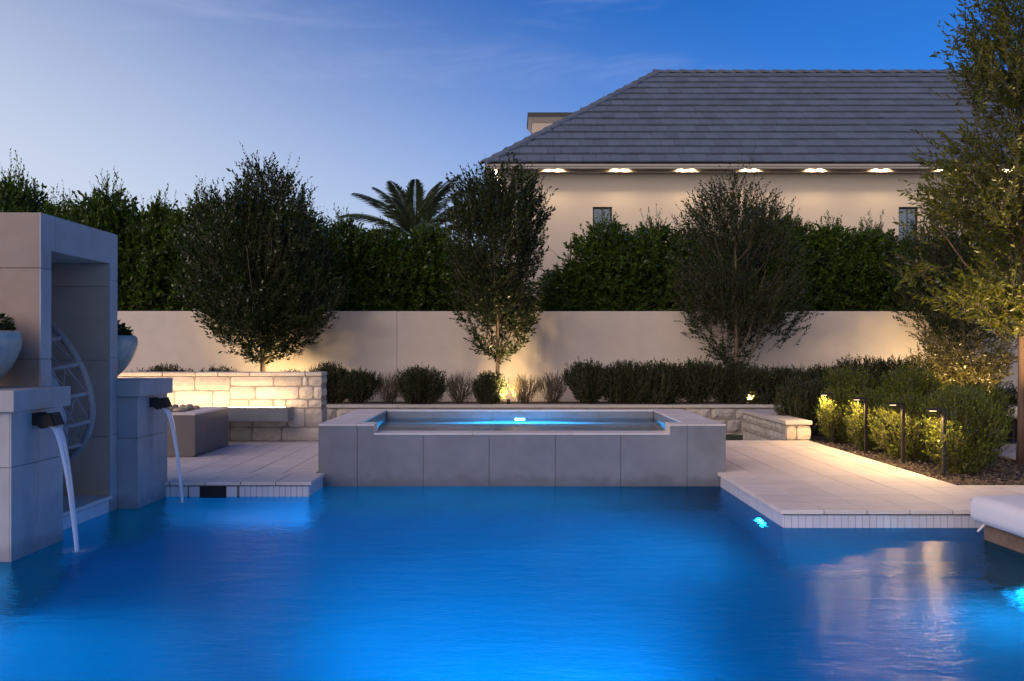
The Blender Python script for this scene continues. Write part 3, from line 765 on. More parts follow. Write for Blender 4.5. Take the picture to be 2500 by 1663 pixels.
# ------------------------------------------------------------------ hanging egg chair
def egg_chair():
    C = Vector((-3.565, 6.93, 0)); a = R(-25)
    t = Vector((math.cos(a), math.sin(a), 0)); n = Vector((-math.sin(a), math.cos(a), 0))
    e = empty('egg_chair', (C.x, C.y, 0.45), 'hanging egg chair woven from gray rope inside the pavilion', 'chair')
    def X(th): return 0.50 * math.sin(th) * (1 - 0.22 * math.cos(th))
    def Zz(th): return 0.585 * math.cos(th)
    tl = R(16); ct, st_ = math.cos(tl), math.sin(tl)
    def tip(p):      # the whole shell leans back
        x, z = p.x - C.x, p.z
        return Vector((C.x + x * ct - z * st_, p.y, 1.0 + x * st_ + z * ct))
    def P(th, ph):
        x = X(th); return tip(C + t * (x * math.cos(ph)) - n * (0.52 * math.sin(ph) * (abs(x) / 0.5) ** 0.85) + Vector((0, 0, Zz(th))))
    rim = [tip(C + t * X(q) + Vector((0, 0, Zz(q)))) for q in [2 * math.pi * i / 72 for i in range(72)]]
    MB().tube(rim, 0.024, 10, closed=True).build('rim', 'rope', e, smooth=True)
    # rope wrapping round the rim
    wv = MB(); pts = []
    M = 72 * 9
    for i in range(M):
        q = 2 * math.pi * i / M; p = tip(C + t * X(q) + Vector((0, 0, Zz(q))))
        p2 = tip(C + t * X(q + 0.01) + Vector((0, 0, Zz(q + 0.01)))); d = (p2 - p).normalized(); u = n; w_ = d.cross(u)
        an = i * 2 * math.pi / 4.0
        pts.append(p + (u * math.cos(an) + w_ * math.sin(an)) * 0.0275)
    wv.tube(pts, 0.0042, 3, closed=True).build('wrapping', 'rope', e)
    ths = [R(x) for x in (38, 62, 85, 107, 129, 151)]
    for th in ths:
        MB().tube([P(th, math.pi * i / 24) for i in range(25)], 0.017, 8).build('hoop', 'rope', e, smooth=True)
    rib = MB()
    rib.tube([P(R(x), math.pi / 2) for x in range(4, 177, 6)], 0.012, 6)
    rib.build('back_rib', 'rope', e, smooth=True)
    cords = [R(4)] + ths + [R(176)]
    for k2 in range(len(cords) - 1):
        c1, c2 = cords[k2], cords[k2 + 1]
        m = MB()
        for j in range(1, 14):
            p1 = j * math.pi / 14
            for dj in (-1, 1):
                p2 = min(max(p1 + dj * math.pi / 14 * 0.8, 0.02), math.pi - 0.02)
                m.tube([P(c1, p1), P(c2, p2)], 0.0052, 4, cap=False)
        m.build('cord', 'rope', e)
    # cushion following the inside of the shell
    cu = MB(); vs = []; fs = []
    NU, NV = 14, 12
    for lay, off in ((0, 0.93), (1, 0.72)):
        for i in range(NU + 1):
            th = R(66 + 96 * i / NU)
            for j in range(NV + 1):
                ph = math.pi * (0.12 + 0.76 * j / NV)
                p = P(th, ph); c0 = tip(Vector((C.x, C.y, Zz(th) + 0.02)) + n * 0.05)
                edge = min(i, NU - i) / 3.0; edge2 = min(j, NV - j) / 3.0
                k3 = off if lay == 0 else 0.93 - 0.21 * math.sqrt(max(0, min(1, edge))) * math.sqrt(max(0, min(1, edge2)))
                vs.append(c0 + (p - c0) * k3)
    s_ = (NU + 1) * (NV + 1)
    for i in range(NU):
        for j in range(NV):
            q = i * (NV + 1) + j
            fs.append((q, q + 1, q + NV + 2, q + NV + 1)); fs.append((s_ + q + NV + 1, s_ + q + NV + 2, s_ + q + 1, s_ + q))
    cu.add(vs, fs).build('cushion', 'fabric_gray', e, smooth=True)
    tp_ = tip(C + Vector((0, 0, 0.585)))
    MB().tube([tp_, Vector((tp_.x, tp_.y, PB))], 0.012, 8).build('hanging_rope', 'rope', e)
egg_chair()

# ------------------------------------------------------------------ fire pit, bench, stone wall
fp = empty('fire_pit', (-4.0, 10.4, DZ), 'low dark gray fire pit filled with tan pebbles on the left deck', 'fire pit')
FX0, FX1, FY0, FY1, FT = -4.65, -3.385, 9.836, 11.0, 0.600
core = MB()
core.box(FX0 + T, FX1 - T, FY0 + T, FY1 - T, DZ + 0.012, FT - 0.06)
core.build('core', 'black_metal', fp)
pbox('panel', FX0, FX1 - T - 0.0005, FY0, FY0 + T, DZ + 0.006, FT - 0.021, 'porcelain_dark', fp, 0.0015)
pbox('panel', FX1 - T, FX1, FY0, FY1, DZ + 0.012, FT - 0.021, 'porcelain_dark', fp, 0.0015)
pbox('panel', FX0, FX1 - T - 0.0005, FY1 - T, FY1, DZ + 0.006, FT - 0.021, 'porcelain_dark', fp, 0.0015)
pbox('panel', FX0, FX0 + T, FY0 + T, FY1 - T, DZ + 0.006, FT - 0.021, 'porcelain_dark', fp, 0.0015)
BW = 0.20
pbox('rim', FX0, FX1, FY0, FY0 + BW, FT - 0.02, FT, 'paver', fp, 0.0015)
pbox('rim', FX0, FX1, FY1 - BW, FY1, FT - 0.02, FT, 'paver', fp, 0.0015)
pbox('rim', FX0, FX0 + BW, FY0 + BW + 0.001, FY1 - BW - 0.001, FT - 0.02, FT, 'paver', fp, 0.0015)
pbox('rim', FX1 - BW, FX1, FY0 + BW + 0.001, FY1 - BW - 0.001, FT - 0.02, FT, 'paver', fp, 0.0015)
MB().box(FX0 + BW - 0.05, FX1 - BW + 0.05, FY0 + BW - 0.05, FY1 - BW + 0.05, FT - 0.07, FT - 0.045).build('tray', 'black_metal', fp)
bm = bmesh.new(); bmesh.ops.create_icosphere(bm, subdivisions=2, radius=1)
for v in bm.verts: v.co *= 1 + 0.12 * math.sin(3.1 * v.co.x + 1.7 * v.co.y) + random.uniform(-.04, .04)
pm = bpy.data.meshes.new('pebble'); bm.to_mesh(pm); bm.free(); pm.materials.append(MATS['pebble'])
pm.polygons.foreach_set('use_smooth', [True] * len(pm.polygons))
prnd = random.Random(4)
cells = [(i, j) for i in range(7) for j in range(6)]
for i, j in cells:
    px = FX0 + BW + 0.08 + i * 0.117 + prnd.uniform(-.02, .02); py = FY0 + BW + 0.08 + j * 0.12 + prnd.uniform(-.02, .02)
    sx = prnd.uniform(0.045, 0.07); sz = prnd.uniform(0.028, 0.042)
    o = link('pebble', pm, None, (px, py, FT - 0.045 + sz * 0.95 + (0.03 if (i + j) % 3 == 0 else 0)), (prnd.uniform(-.3, .3), prnd.uniform(-.3, .3), prnd.uniform(0, 6.28)), (sx, sx * prnd.uniform(.7, .95), sz))
    tag(o, 'smooth tan pebble lying in the fire pit', 'pebble', 'pebbles in the fire pit')

WY = 11.60; WX1 = -2.39; WX0 = -6.2; WT = 0.997
bench = empty('bench_seat', (-3.7, 11.4, 0.4), 'long gray slab bench cantilevered from the lit stone wall', 'bench')
pbox('slab', -5.6, -4.205, 11.27, WY - 0.022, 0.403, 0.566, 'porcelain', bench, 0.002)
pbox('slab', -4.20, -2.745, 11.27, WY - 0.022, 0.403, 0.566, 'porcelain', bench, 0.002)
# light strip lying along the back of the seat
ls = empty('light_strip', (-4.1, 11.36, 0.566), 'warm light strip along the bench seat, washing the stone wall', 'light')
MB().box(-5.55, -2.78, 11.35, 11.365, 0.566, 0.575).build('profile', 'trim', ls)
MB().box(-5.54, -2.79, 11.352, 11.363, 0.5755, 0.578).build('diffuser', 'led_small', ls)
lamp('light_strip_glow', 'AREA', (-4.15, 11.357, 0.585), (-4.15, 11.62, 0.78), 3.9, (1.0, 0.66, 0.37), 2.8, 180, parent=ls, sizey=0.02)

swl = empty('stone_wall', (-4.3, WY + 0.17, DZ), 'cream limestone block wall behind the bench, brightly lit from below', 'wall')
MB().box(WX0, WX1 - 0.012, WY + 0.006, WY + 0.33, DZ - 0.1, WT - 0.05).build('mortar', 'mortar', swl)
def course(parent, x0, x1, z0, z1, lens, mat, yf, depth=0.1, seed=0, gap=0.014, axis='Y', rough=0.010):
    rnd = random.Random(seed); x = x0; i = 0
    while x < x1 - 0.01:
        ln = lens[i % len(lens)] * rnd.uniform(0.92, 1.08); i += 1
        xe = x + ln
        if x1 - xe < 0.10: xe = x1
        stone('stone', x + gap / 2, xe - gap / 2, z0 + gap / 2, z1 - gap / 2, yf, depth, mat, parent, rough, axis)
        x = xe
rowsR = [(0.131, 0.305, (0.26, 0.36, 0.46, 0.24)), (0.305, 0.545, (0.30, 0.42, 0.22)), (0.545, 0.655, (0.22, 0.33, 0.17, 0.26, 0.22)), (0.655, 0.820, (0.30, 0.51, 0.17, 0.20)), (0.820, 0.945, (0.53, 0.34, 0.08, 0.22))]
rowsL = [(0.131, 0.305, (0.36, 0.42)), (0.305, 0.545, (0.45, 0.35)), (0.545, 0.765, (0.33, 0.43, 0.47)), (0.765, 0.945, (0.42, 0.39, 0.30))]
XS = -3.55
for i, (a, b_, l_) in enumerate(rowsR): course(swl, XS, WX1, a, b_, l_, 'limestone', WY, 0.34, 20 + i)
for i, (a, b_, l_) in enumerate(rowsL): course(swl, WX0, XS, a, b_, l_, 'limestone', WY, 0.10, 40 + i)
x = WX0; i = 0
while x < WX1 - 0.02:
    ln = (0.42, 0.28, 0.40, 0.70)[i % 4]; xe = min(WX1, x + ln); xe = WX1 if WX1 - xe < 0.15 else xe
    pbox('cap_stone', x + 0.004, xe - 0.004, WY - 0.012, WY + 0.345, 0.950, WT, 'limestone', swl, 0.008); x = xe; i += 1

# low retaining wall behind the spa
RTY = 15.20
rw = empty('retaining_wall', (0.5, RTY + 0.15, -0.13), 'long low stone retaining wall with pale cap running behind the spa', 'wall')
MB().box(-6.4, 7.5, RTY + 0.008, RTY + 0.26, -0.2, 0.327).build('mortar', 'mortar', rw)
for i, (a, b_, l_) in enumerate([(-0.13, -0.09, (0.4, 0.3)), (-0.09, 0.135, (0.30, 0.44, 0.36, 0.52, 0.25)), (0.135, 0.322, (0.34, 0.46, 0.40, 0.30, 0.55))]):
    course(rw, -3.7, 6.0, a, b_, l_, 'limestone_gray', RTY, 0.08, 60 + i, 0.018, rough=0.018)
x = -6.4; i = 0
while x < 7.4:
    ln = (0.61, 0.75, 0.90)[i % 3]; xe = min(7.5, x + ln)
    pbox('cap_stone', x + 0.002, xe - 0.002, RTY - 0.035, RTY + 0.27, 0.327, 0.374, 'cap_stone', rw, 0.003); x = xe; i += 1

# short low wall at the end of the path
LWX = 3.50
lw = empty('low_wall', (3.65, 12.85, -0.13), 'short white-capped stone wall at the far end of the path', 'wall')
MB().box(LWX + 0.008, LWX + 0.285, 11.735, 14.0, -0.2, 0.327).build('mortar', 'mortar', lw)
for i, (a, b_, l_) in enumerate([(-0.13, 0.06, (0.30, 0.22, 0.34)), (0.06, 0.20, (0.20, 0.34, 0.26, 0.16)), (0.20, 0.325, (0.18, 0.28, 0.22))]):
    course(lw, 11.80, 13.97, a, b_, l_, 'limestone_gray', LWX, 0.10, 80 + i, 0.016, axis='X', rough=0.014)
stone('stone', LWX - 0.004, LWX + 0.11, 0.135, 0.32, 11.72, 0.075, 'limestone', lw, 0.008)
stone('stone', LWX + 0.128, LWX + 0.296, 0.135, 0.32, 11.72, 0.075, 'limestone', lw, 0.008)
for k2 in range(3):
    pbox('cap_stone', LWX - 0.03, LWX + 0.31, 11.69 + k2 * 0.77 + (0.002 if k2 else 0), 11.69 + (k2 + 1) * 0.77 - 0.002, 0.328, 0.376, 'cap_stone', lw, 0.003)
pbox('cap_stone', LWX + 0.314, LWX + 1.2, 13.69, 14.0, 0.328, 0.376, 'cap_stone', lw, 0.003)
MB().box(LWX + 0.30, LWX + 1.19, 13.72, 13.98, -0.2, 0.327).build('return', 'limestone_gray', lw)

# ------------------------------------------------------------------ garden wall
gw = empty('garden_wall', (1, 17.0, 0.3), 'long smooth cream stucco garden wall behind the trees', 'wall')
js = [-9.5, -2.11, 14.5]
for i in range(2):
    pbox('panel', js[i] + 0.002, js[i + 1] - 0.002, 16.90, 17.08, 0.2, 1.994 + random.uniform(-.003, .003), 'stucco', gw, 0.006)
MB().box(-9.5, 14.5, 16.92, 17.06, 0.2, 1.97).build('joint_filler', 'stucco', gw)

# ------------------------------------------------------------------ house
HE = 21.84; HX = -0.63; EZ = 5.70; RUN = 4.825; RISE = 3.60; HXR = 19.0
TH = math.atan2(RISE, RUN); SL = math.hypot(RUN, RISE); NR = 14; EXP = SL / NR
house = empty('neighbor_house', (6, 22.4, 0), 'two-storey cream house with gray tiled hip roof beyond the garden wall', 'house')
HWY = 22.35; HWX = -0.20; SOF = 5.672
wins = [(1.96, 2.43), (5.64, 6.12), (9.38, 9.86), (13.1, 13.58)]
WZ0, WZ1 = 3.35, 4.755
wm = MB(); xs = [HWX]
for a, b_ in wins: xs += [a, b_]
xs.append(HXR - 0.4)
for i in range(len(xs) - 1):
    if i % 2 == 0: wm.box(xs[i], xs[i + 1], HWY, HWY + 0.25, -0.16, SOF)
    else:
        wm.box(xs[i], xs[i + 1], HWY, HWY + 0.25, -0.16, WZ0); wm.box(xs[i], xs[i + 1], HWY, HWY + 0.25, WZ1, SOF)
wm.box(HWX, HWX + 0.25, HWY + 0.25, 31.0, -0.16, SOF)
wm.build('wall', 'house_stucco', house)
for a, b_ in wins:
    f = MB(); t3 = 0.04; yy = HWY + 0.07
    f.box(a, a + t3, yy, yy + 0.05, WZ0, WZ1); f.box(b_ - t3, b_, yy, yy + 0.05, WZ0, WZ1)
    f.box(a + t3, b_ - t3, yy, yy + 0.05, WZ1 - t3, WZ1); f.box(a + t3, b_ - t3, yy, yy + 0.05, WZ0, WZ0 + t3)
    mx_ = (a + b_) / 2
    f.box(mx_ - 0.008, mx_ + 0.008, yy + 0.01, yy + 0.045, WZ0 + t3, WZ1 - t3)
    for zz in (WZ1 - 0.44, WZ1 - 0.88): f.box(a + t3, b_ - t3, yy + 0.012, yy + 0.043, zz - 0.008, zz + 0.008)
    wo = f.build('window', 'window_frame', house)
    for k2 in range(3):
        z1_ = WZ1 - t3 - 0.0 if k2 == 0 else WZ1 - 0.44 * k2 - 0.008
        z0_ = WZ1 - 0.44 * (k2 + 1) + 0.008 if k2 < 2 else WZ0 + t3
        for xa, xb in ((a + t3, mx_ - 0.008), (mx_ + 0.008, b_ - t3)):
            pbox('pane', xa, xb, yy + 0.024, yy + 0.030, z0_, z1_, 'pane', wo, 0)
    MB().box(a - 0.1, b_ + 0.1, yy + 0.10, yy + 0.12, WZ0 - 0.1, WZ1 + 0.1).build('dark_backing', 'roof_under', wo)  # dark sheet behind the panes in place of the dark room
# soffit, frieze, gutter
so = MB(); so.box(HX + 0.10, HXR, HE + 0.10, HWY + 0.05, SOF, SOF + 0.03); so.box(HX + 0.10, HWX + 0.05, HWY + 0.05, 31.0, SOF, SOF + 0.03)
so.build('soffit', 'trim', house)
fz = MB(); fz.box(HWX - 0.15, HXR, HWY - 0.20, HWY - 0.001, 5.562, SOF - 0.001)
fz.build('frieze', 'trim', house)
gt = MB()
prof = [(0, 0.10), (0.005, 0.055), (0.03, 0.03), (0.035, 0.0), (0.12, 0.0), (0.12, 0.10)]
vs = [(x_, HE - 0.01 + p[0], 5.592 + p[1]) for x_ in (HX - 0.02, HXR) for p in prof]
gt.add(vs, [tuple(range(5, -1, -1)), tuple(range(6, 12))] + [(i, (i + 1) % 6, (i + 1) % 6 + 6, i + 6) for i in range(6)])
gt.build('gutter', 'trim', house)
gs = MB(); gs.box(HX - 0.02, HX + 0.10, HE + 0.11, 31.0, 5.592, 5.692); gs.build('gutter', 'trim', house)
# roof slab beneath the tiles
rs = MB()
def rp(x_, v, h=0.0):   # point on the front slope: v metres up the slope, h above it
    return (x_, HE + v * math.cos(TH) - h * math.sin(TH), EZ + v * math.sin(TH) + h * math.cos(TH))
hipx = lambda v: HX + v * math.cos(TH)
RXL = HX + RUN
rs.add([rp(HX, 0), rp(HXR, 0), rp(HXR, SL), rp(RXL, SL), (HX, HE + 2 * RUN, EZ), (HXR, HE + 2 * RUN, EZ)], [(0, 1, 2, 3), (0, 3, 4), (4, 3, 2, 5), (1, 5, 2), (0, 4, 5, 1)])
rs.build('roof', 'roof_under', house)
TWD = 0.330; n_ind = 0
rest = MB()
tm = MB()
ln = EXP + 0.05
def tile_box(mb, xa0, xa1, xb0, xb1, v0, v1, h0, h1, th):
    lo = [rp(xa0, v0, h0), rp(xb0, v0, h0), rp(xb1, v1, h1), rp(xa1, v1, h1)]
    hi = [rp(xa0, v0, h0 + th), rp(xb0, v0, h0 + th), rp(xb1, v1, h1 + th * 0.7), rp(xa1, v1, h1 + th * 0.7)]
    mb.add(lo + hi, [(3, 2, 1, 0), (4, 5, 6, 7), (0, 1, 5, 4), (1, 2, 6, 5), (2, 3, 7, 6), (3, 0, 4, 7)])
base = MB(); tile_box(base, 0, 0, TWD - 0.007, TWD - 0.007, 0, ln, 0.044, 0.004, 0.040)
o0 = Vector(rp(0, 0)); base.v = [tuple(Vector(p) - o0) for p in base.v]
tile_me = base.mesh('tile', 'roof_tile')
trnd = random.Random(2)
for r_ in range(NR):
    v0 = r_ * EXP - (0.02 if r_ == 0 else 0); v1 = min(v0 + ln, SL)
    x_ = HX + (r_ % 2) * TWD * 0.5 - TWD
    while x_ < HXR - TWD:
        xa, xb = x_, x_ + TWD - 0.007
        whole = xa > hipx(v1) + 0.01
        if xb > hipx(v0):
            if whole and v1 < SL and n_ind < 300 and xb < 12.6:
                p = Vector(rp(xa, v0)); p.z += trnd.uniform(-0.004, 0.004)
                link('tile', tile_me, house, p); n_ind += 1
            else:
                dz = trnd.uniform(-0.004, 0.004)
                tile_box(rest, max(xa, hipx(v0)), min(xb - 0.001, max(xa, hipx(v1))), xb, xb, v0, v1, 0.044 + dz, 0.004 + dz, 0.040)
        x_ += TWD
tag(rest.build('upper_tiles', 'roof_tile', house), kind='stuff')
# hip and ridge caps, overlapping
def caps(p0, p1, n, up0):
    p0, p1 = Vector(p0), Vector(p1); d = (p1 - p0).normalized(); step = (p1 - p0).length / n
    side = d.cross(Vector((0, 0, 1))).normalized(); up = side.cross(d)
    for i in range(n):
        a = p0 + d * (step * i - 0.02); b_ = p0 + d * (step * (i + 1) + 0.05)
        m = MB(); vs = []
        for q, hh, ww in ((a, 0.085, 0.15), (b_, 0.045, 0.135)):
            for u, h in ((-1, -0.055), (-0.85, -0.02), (0, 0.03), (0.85, -0.02), (1, -0.055)):
                vs.append(q + side * (u * ww) + up * (hh + h))
            for u, h in ((1, -0.085), (0, 0.0), (-1, -0.085)):
                vs.append(q + side * (u * ww) + up * (hh + h))
        fs = [tuple(range(7, -1, -1)), tuple(range(8, 16))] + [(k2, (k2 + 1) % 8, (k2 + 1) % 8 + 8, k2 + 8) for k2 in range(8)]
        c0 = a
        m.add([v - c0 for v in vs], fs)
        link('ridge_tile', m.mesh('ridge_tile', 'roof_tile'), house, c0)
caps(rp(HX - 0.02, -0.02), rp(RXL, SL), 19, 0)
caps((RXL - 0.1, HE + RUN, EZ + RISE), (15.6, HE + RUN, EZ + RISE), 30, 0)
# chimney behind the hip
ch = MB(); ch.box(0.60, 2.5, 27.3, 28.6, 6.0, 8.10); chp = ch.build('chimney', 'house_stucco', house)
MB().add([(0.58, 27.28, 8.02), (2.52, 27.28, 8.02), (2.52, 28.62, 8.02), (0.58, 28.62, 8.02), (0.48, 27.18, 8.17), (2.62, 27.18, 8.17), (2.62, 28.72, 8.17), (0.48, 28.72, 8.17)],
         [(0, 3, 2, 1), (4, 5, 6, 7), (0, 1, 5, 4), (1, 2, 6, 5), (2, 3, 7, 6), (3, 0, 4, 7)]).build('crown', 'trim', chp)
MB().box(0.46, 2.64, 27.16, 28.74, 8.172, 8.29).build('cap', 'chimney_cap', chp)
# soffit lights: seven pairs along the front, a row along the left side
lens_me = MB().lathe([(0.022, 0.0), (0.0, 0.001)], 14, cap_bot=True).mesh('soffit_light', 'led_warm')
s_h = 2250 / 22.12
for px in (1352, 1514, 1676, 1832, 1992, 2151, 2311, 2471):
    for dx in (-0.115, 0.115):
        X_ = (px - 1250) / s_h + dx
        link('soffit_light', lens_me, house, (X_, HWY - 0.245, SOF - 0.004))
        lamp('soffit_beam', 'SPOT', (X_, HWY - 0.238, SOF - 0.008), (X_, HWY - 0.14, SOF - 1.0), 8.5, (1.0, 0.71, 0.40), 0.012, 150, 0.5, parent=house)
for k2 in range(6):
    yy = 22.6 + k2 * 0.95
    bul = MB().lathe([(0.0, 0.0), (0.03, 0.012), (0.042, 0.04), (0.03, 0.066), (0.0, 0.08)], 14, cap_bot=False).mesh('soffit_light', 'led_warm', True)
    link('side_soffit_light', bul, house, (HX + 0.22, yy, SOF - 0.08))

# ------------------------------------------------------------------ vegetation
def clump(P, f=2.2, ph=0.0):
    return (np.sin(P[:, 0] * f * 1.7 + 1.3 + ph) * np.sin(P[:, 1] * f * 1.9 + 0.4 + ph * 2) + np.sin(P[:, 2] * f * 2.1 + ph * 3 + 0.8 * np.sin(P[:, 0] * f))) * 0.5

def tubes_np(A, B, ra, rb):
    """Three-sided stems from A to B as quads."""
    n = len(A); D = B - A; D = D / np.maximum(np.linalg.norm(D, axis=1, keepdims=True), 1e-6)
    ref = np.where(np.abs(D[:, 2:3]) > 0.9, np.array([[1.0, 0, 0]]), np.array([[0, 0, 1.0]]))
    U = np.cross(D, ref); U /= np.linalg.norm(U, axis=1, keepdims=True); W = np.cross(D, U)
    vs = []
    for P, r in ((A, ra), (B, rb)):
        r = np.broadcast_to(r, (n,))[:, None]
        for k in range(3):
            a = 2 * math.pi * k / 3
            vs.append(P + (U * math.cos(a) + W * math.sin(a)) * r)
    V = np.stack(vs, 1).reshape(-1, 3)
    b = np.arange(n)[:, None] * 6
    F = np.concatenate([b + np.array([[0, 1, 4, 3]]), b + np.array([[1, 2, 5, 4]]), b + np.array([[2, 0, 3, 5]])], 0)
    return V, F

def crown(prof, ntwig, tlen, nleaf, leaf, width, up=0.7, out=0.8, gap=-0.45, spread=0.5, ph=0.0, fill=0.45, freq=2.2, squash=1.0, sprays=0.0, droop=0.0):
    """Twigs spread through a crown whose radius at height z is given by prof [(z, r)...]; leaves along each twig."""
    zs = np.array([p[0] for p in prof]); rs_ = np.array([p[1] for p in prof])
    grid = np.linspace(zs[0], zs[-1], 200); wgt = np.interp(grid, zs, rs_) ** 1.6 + 0.01
    n0 = int(ntwig * 2.2)
    z = RNG.choice(grid, n0, p=wgt / wgt.sum()) + RNG.uniform(-.02, .02, n0)
    a = RNG.uniform(0, 2 * math.pi, n0)
    lob = 1 + 0.15 * np.sin(3 * a + ph * 5 + z * 1.7) + 0.13 * np.sin(5 * a - z * 3.1 + ph)
    r = np.interp(z, zs, rs_) * lob * RNG.uniform(0, 1, n0) ** fill
    P = np.stack([r * np.cos(a), r * np.sin(a) * squash, z], 1)
    keep = clump(P, freq, ph) > gap
    P = P[keep][:ntwig]; a = a[keep][:ntwig]; r = r[keep][:ntwig]
    n = len(P)
    rel = (P[:, 2] - zs[0]) / (zs[-1] - zs[0])
    D = np.stack([np.cos(a) * out, np.sin(a) * out, up * (0.35 + 1.1 * rel)], 1) + RNG.normal(size=(n, 3)) * spread
    D /= np.linalg.norm(D, axis=1, keepdims=True)
    Ln = tlen * (RNG.uniform(0.55, 1.25, n) * np.where(RNG.uniform(0, 1, n) < sprays, 1.9, 1.0))[:, None]
    A = P - D * Ln * 0.5; B = P + D * Ln * 0.5
    bend = RNG.normal(size=(n, 3)) * 0.12 * tlen + np.array([[0, 0, 0.12 * tlen - droop]])
    V0, F0 = tubes_np(A, P + bend * 0.3, 0.0035, 0.0028); V1, F1 = tubes_np(P + bend * 0.3, B + bend, 0.0028, 0.0012)
    t = np.linspace(0.08, 1.0, nleaf)
    LP = []; LD = []
    for i, q in enumerate(t):
        pos = A + (B - A) * q + bend * (q ** 2)
        ang = i * 2.4 + RNG.uniform(0, 6.28, n)
        U = np.cross(D, np.array([[0.3, 0.2, 0.9]])); U /= np.maximum(np.linalg.norm(U, axis=1, keepdims=True), 1e-6); W = np.cross(D, U)
        ld = D * (0.55 + 0.5 * q) + (U * np.cos(ang)[:, None] + W * np.sin(ang)[:, None]) * (1.0 - 0.35 * q)
        LP.append(pos); LD.append(ld)
    LP = np.concatenate(LP); LD = np.concatenate(LD)
    sz = leaf * RNG.uniform(0.65, 1.2, len(LP))
    V, F = make_leaves(LP, LD, sz, sz * width)
    return (V, F), (np.concatenate([V0, V1]), np.concatenate([F0, F1 + len(V0)]))

def limbs(mb, prof, trunk_h, r0, n, seed, base_z=0.0, multi=1):
    rnd = random.Random(seed)
    zs = [p[0] for p in prof]; rr = [p[1] for p in prof]
    top = zs[-1]
    lean = (rnd.uniform(-.05, .05), rnd.uniform(-.05, .05))
    tp = [(lean[0] * q * q, lean[1] * q * q, base_z + (top * 0.82 - base_z) * q) for q in [i / 9 for i in range(10)]]
    mb.tube(tp, [r0 * 1.25] + [r0 * (1 - 0.85 * i / 9) for i in range(1, 10)], 8)
    for i in range(n):
        z0 = trunk_h + (top * 0.72 - trunk_h) * (i / max(1, n - 1)) ** 1.1
        a = i * 2.4 + rnd.uniform(-.4, .4)
        zt = z0 + (top - z0) * rnd.uniform(0.25, 0.6)
        rt_ = float(np.interp(zt, zs, rr)) * rnd.uniform(0.7, 0.95)
        pts = []
        for k2 in range(6):
            q = k2 / 5
            pts.append((rt_ * math.cos(a) * q ** 0.9 + lean[0] * 0.3 + rnd.uniform(-.02, .02), rt_ * math.sin(a) * q ** 0.9 + rnd.uniform(-.02, .02), z0 + (zt - z0) * q ** 1.25))
        rb = max(0.007, r0 * 0.42 * (1 - 0.5 * i / n))
        mb.tube(pts, [rb * (1 - 0.8 * k2 / 5) for k2 in range(6)], 5)

def tree(name, loc, prof, trunk_h, r0, ntwig, tlen, nleaf, leaf, width, label, cat='tree', group=None, mat='leaf_oak', bark='bark', nl=13, seed=1, rz=0.0, **kw):
    root = empty(name, loc, label, cat, group, rz)
    m = MB(); limbs(m, prof, trunk_h, r0, nl, seed)
    link('trunk', m.mesh('trunk', bark, True), root, loc)
    (V, F), (TV, TF) = crown(prof, ntwig, tlen, nleaf, leaf, width, ph=seed * 0.77, **kw)
    AV = np.concatenate([V, TV]); AF = np.concatenate([F, TF + len(V)])
    mi = np.concatenate([np.zeros(len(F), int), np.ones(len(TF), int)])
    link('crown', np_mesh('crown', AV, AF, [mat, 'twig'], mi), root, loc)
    return root

BZ = 0.335
OAK = dict(up=1.0, out=0.8, spread=0.36, fill=0.5, sprays=0.10)
G1 = 'young oaks along the garden wall'
tree('oak_tree', (-4.31, 15.95, BZ), [(0.72, 0.10), (0.95, 0.62), (1.35, 1.02), (1.9, 1.22), (2.6, 1.20), (3.2, 0.98), (3.75, 0.60), (4.1, 0.16)], 0.7, 0.055, 3000, 0.40, 17, 0.070, 0.44,
     'broad dark oak with wide rounded crown behind the lit stone wall', group=G1, seed=3, gap=-0.62, **OAK)
tree('oak_tree', (-0.25, 15.85, BZ), [(0.78, 0.12), (1.0, 0.42), (1.35, 0.62), (1.75, 0.68), (2.1, 0.60), (2.6, 0.78), (3.3, 0.78), (3.8, 0.66), (4.15, 0.22)], 0.8, 0.040, 2100, 0.34, 17, 0.066, 0.44,
     'narrow upright oak with bare lit trunk in front of the house corner', group=G1, seed=5, gap=-0.45, **OAK)
tree('oak_tree', (3.89, 15.95, BZ), [(0.55, 0.08), (0.8, 0.45), (1.15, 0.85), (1.55, 1.08), (2.1, 1.05), (2.7, 1.0), (3.3, 0.78), (3.75, 0.50), (4.05, 0.14)], 0.45, 0.050, 1900, 0.40, 16, 0.060, 0.40,
     'vase-shaped oak uplit at its forked base, in front of the house', group=G1, seed=8, gap=-0.28, **OAK)
tree('oak_tree', (7.85, 16.1, BZ), [(0.8, 0.15), (1.1, 0.6), (1.6, 0.95), (2.3, 1.0), (3.0, 0.8), (3.6, 0.2)], 0.7, 0.05, 1700, 0.36, 16, 0.060, 0.42,
     'dark oak at the right end of the garden wall, behind the golden tree', group=G1, seed=12, gap=-0.6, **OAK)
tree('shade_tree', (5.20, 9.40, 0.10), [(1.35, 0.28), (1.65, 0.75), (2.1, 0.95), (2.7, 0.92), (3.3, 0.82), (3.9, 0.70), (4.5, 0.55), (5.0, 0.34), (5.25, 0.08)], 1.4, 0.046, 1900, 0.38, 15, 0.072, 0.32,
     'tall golden-green tree at the right edge with straight brown trunk', mat='leaf_oak_gold', bark='bark_brown', seed=17, gap=-0.25, up=0.75, out=0.95, spread=0.4, fill=0.55)
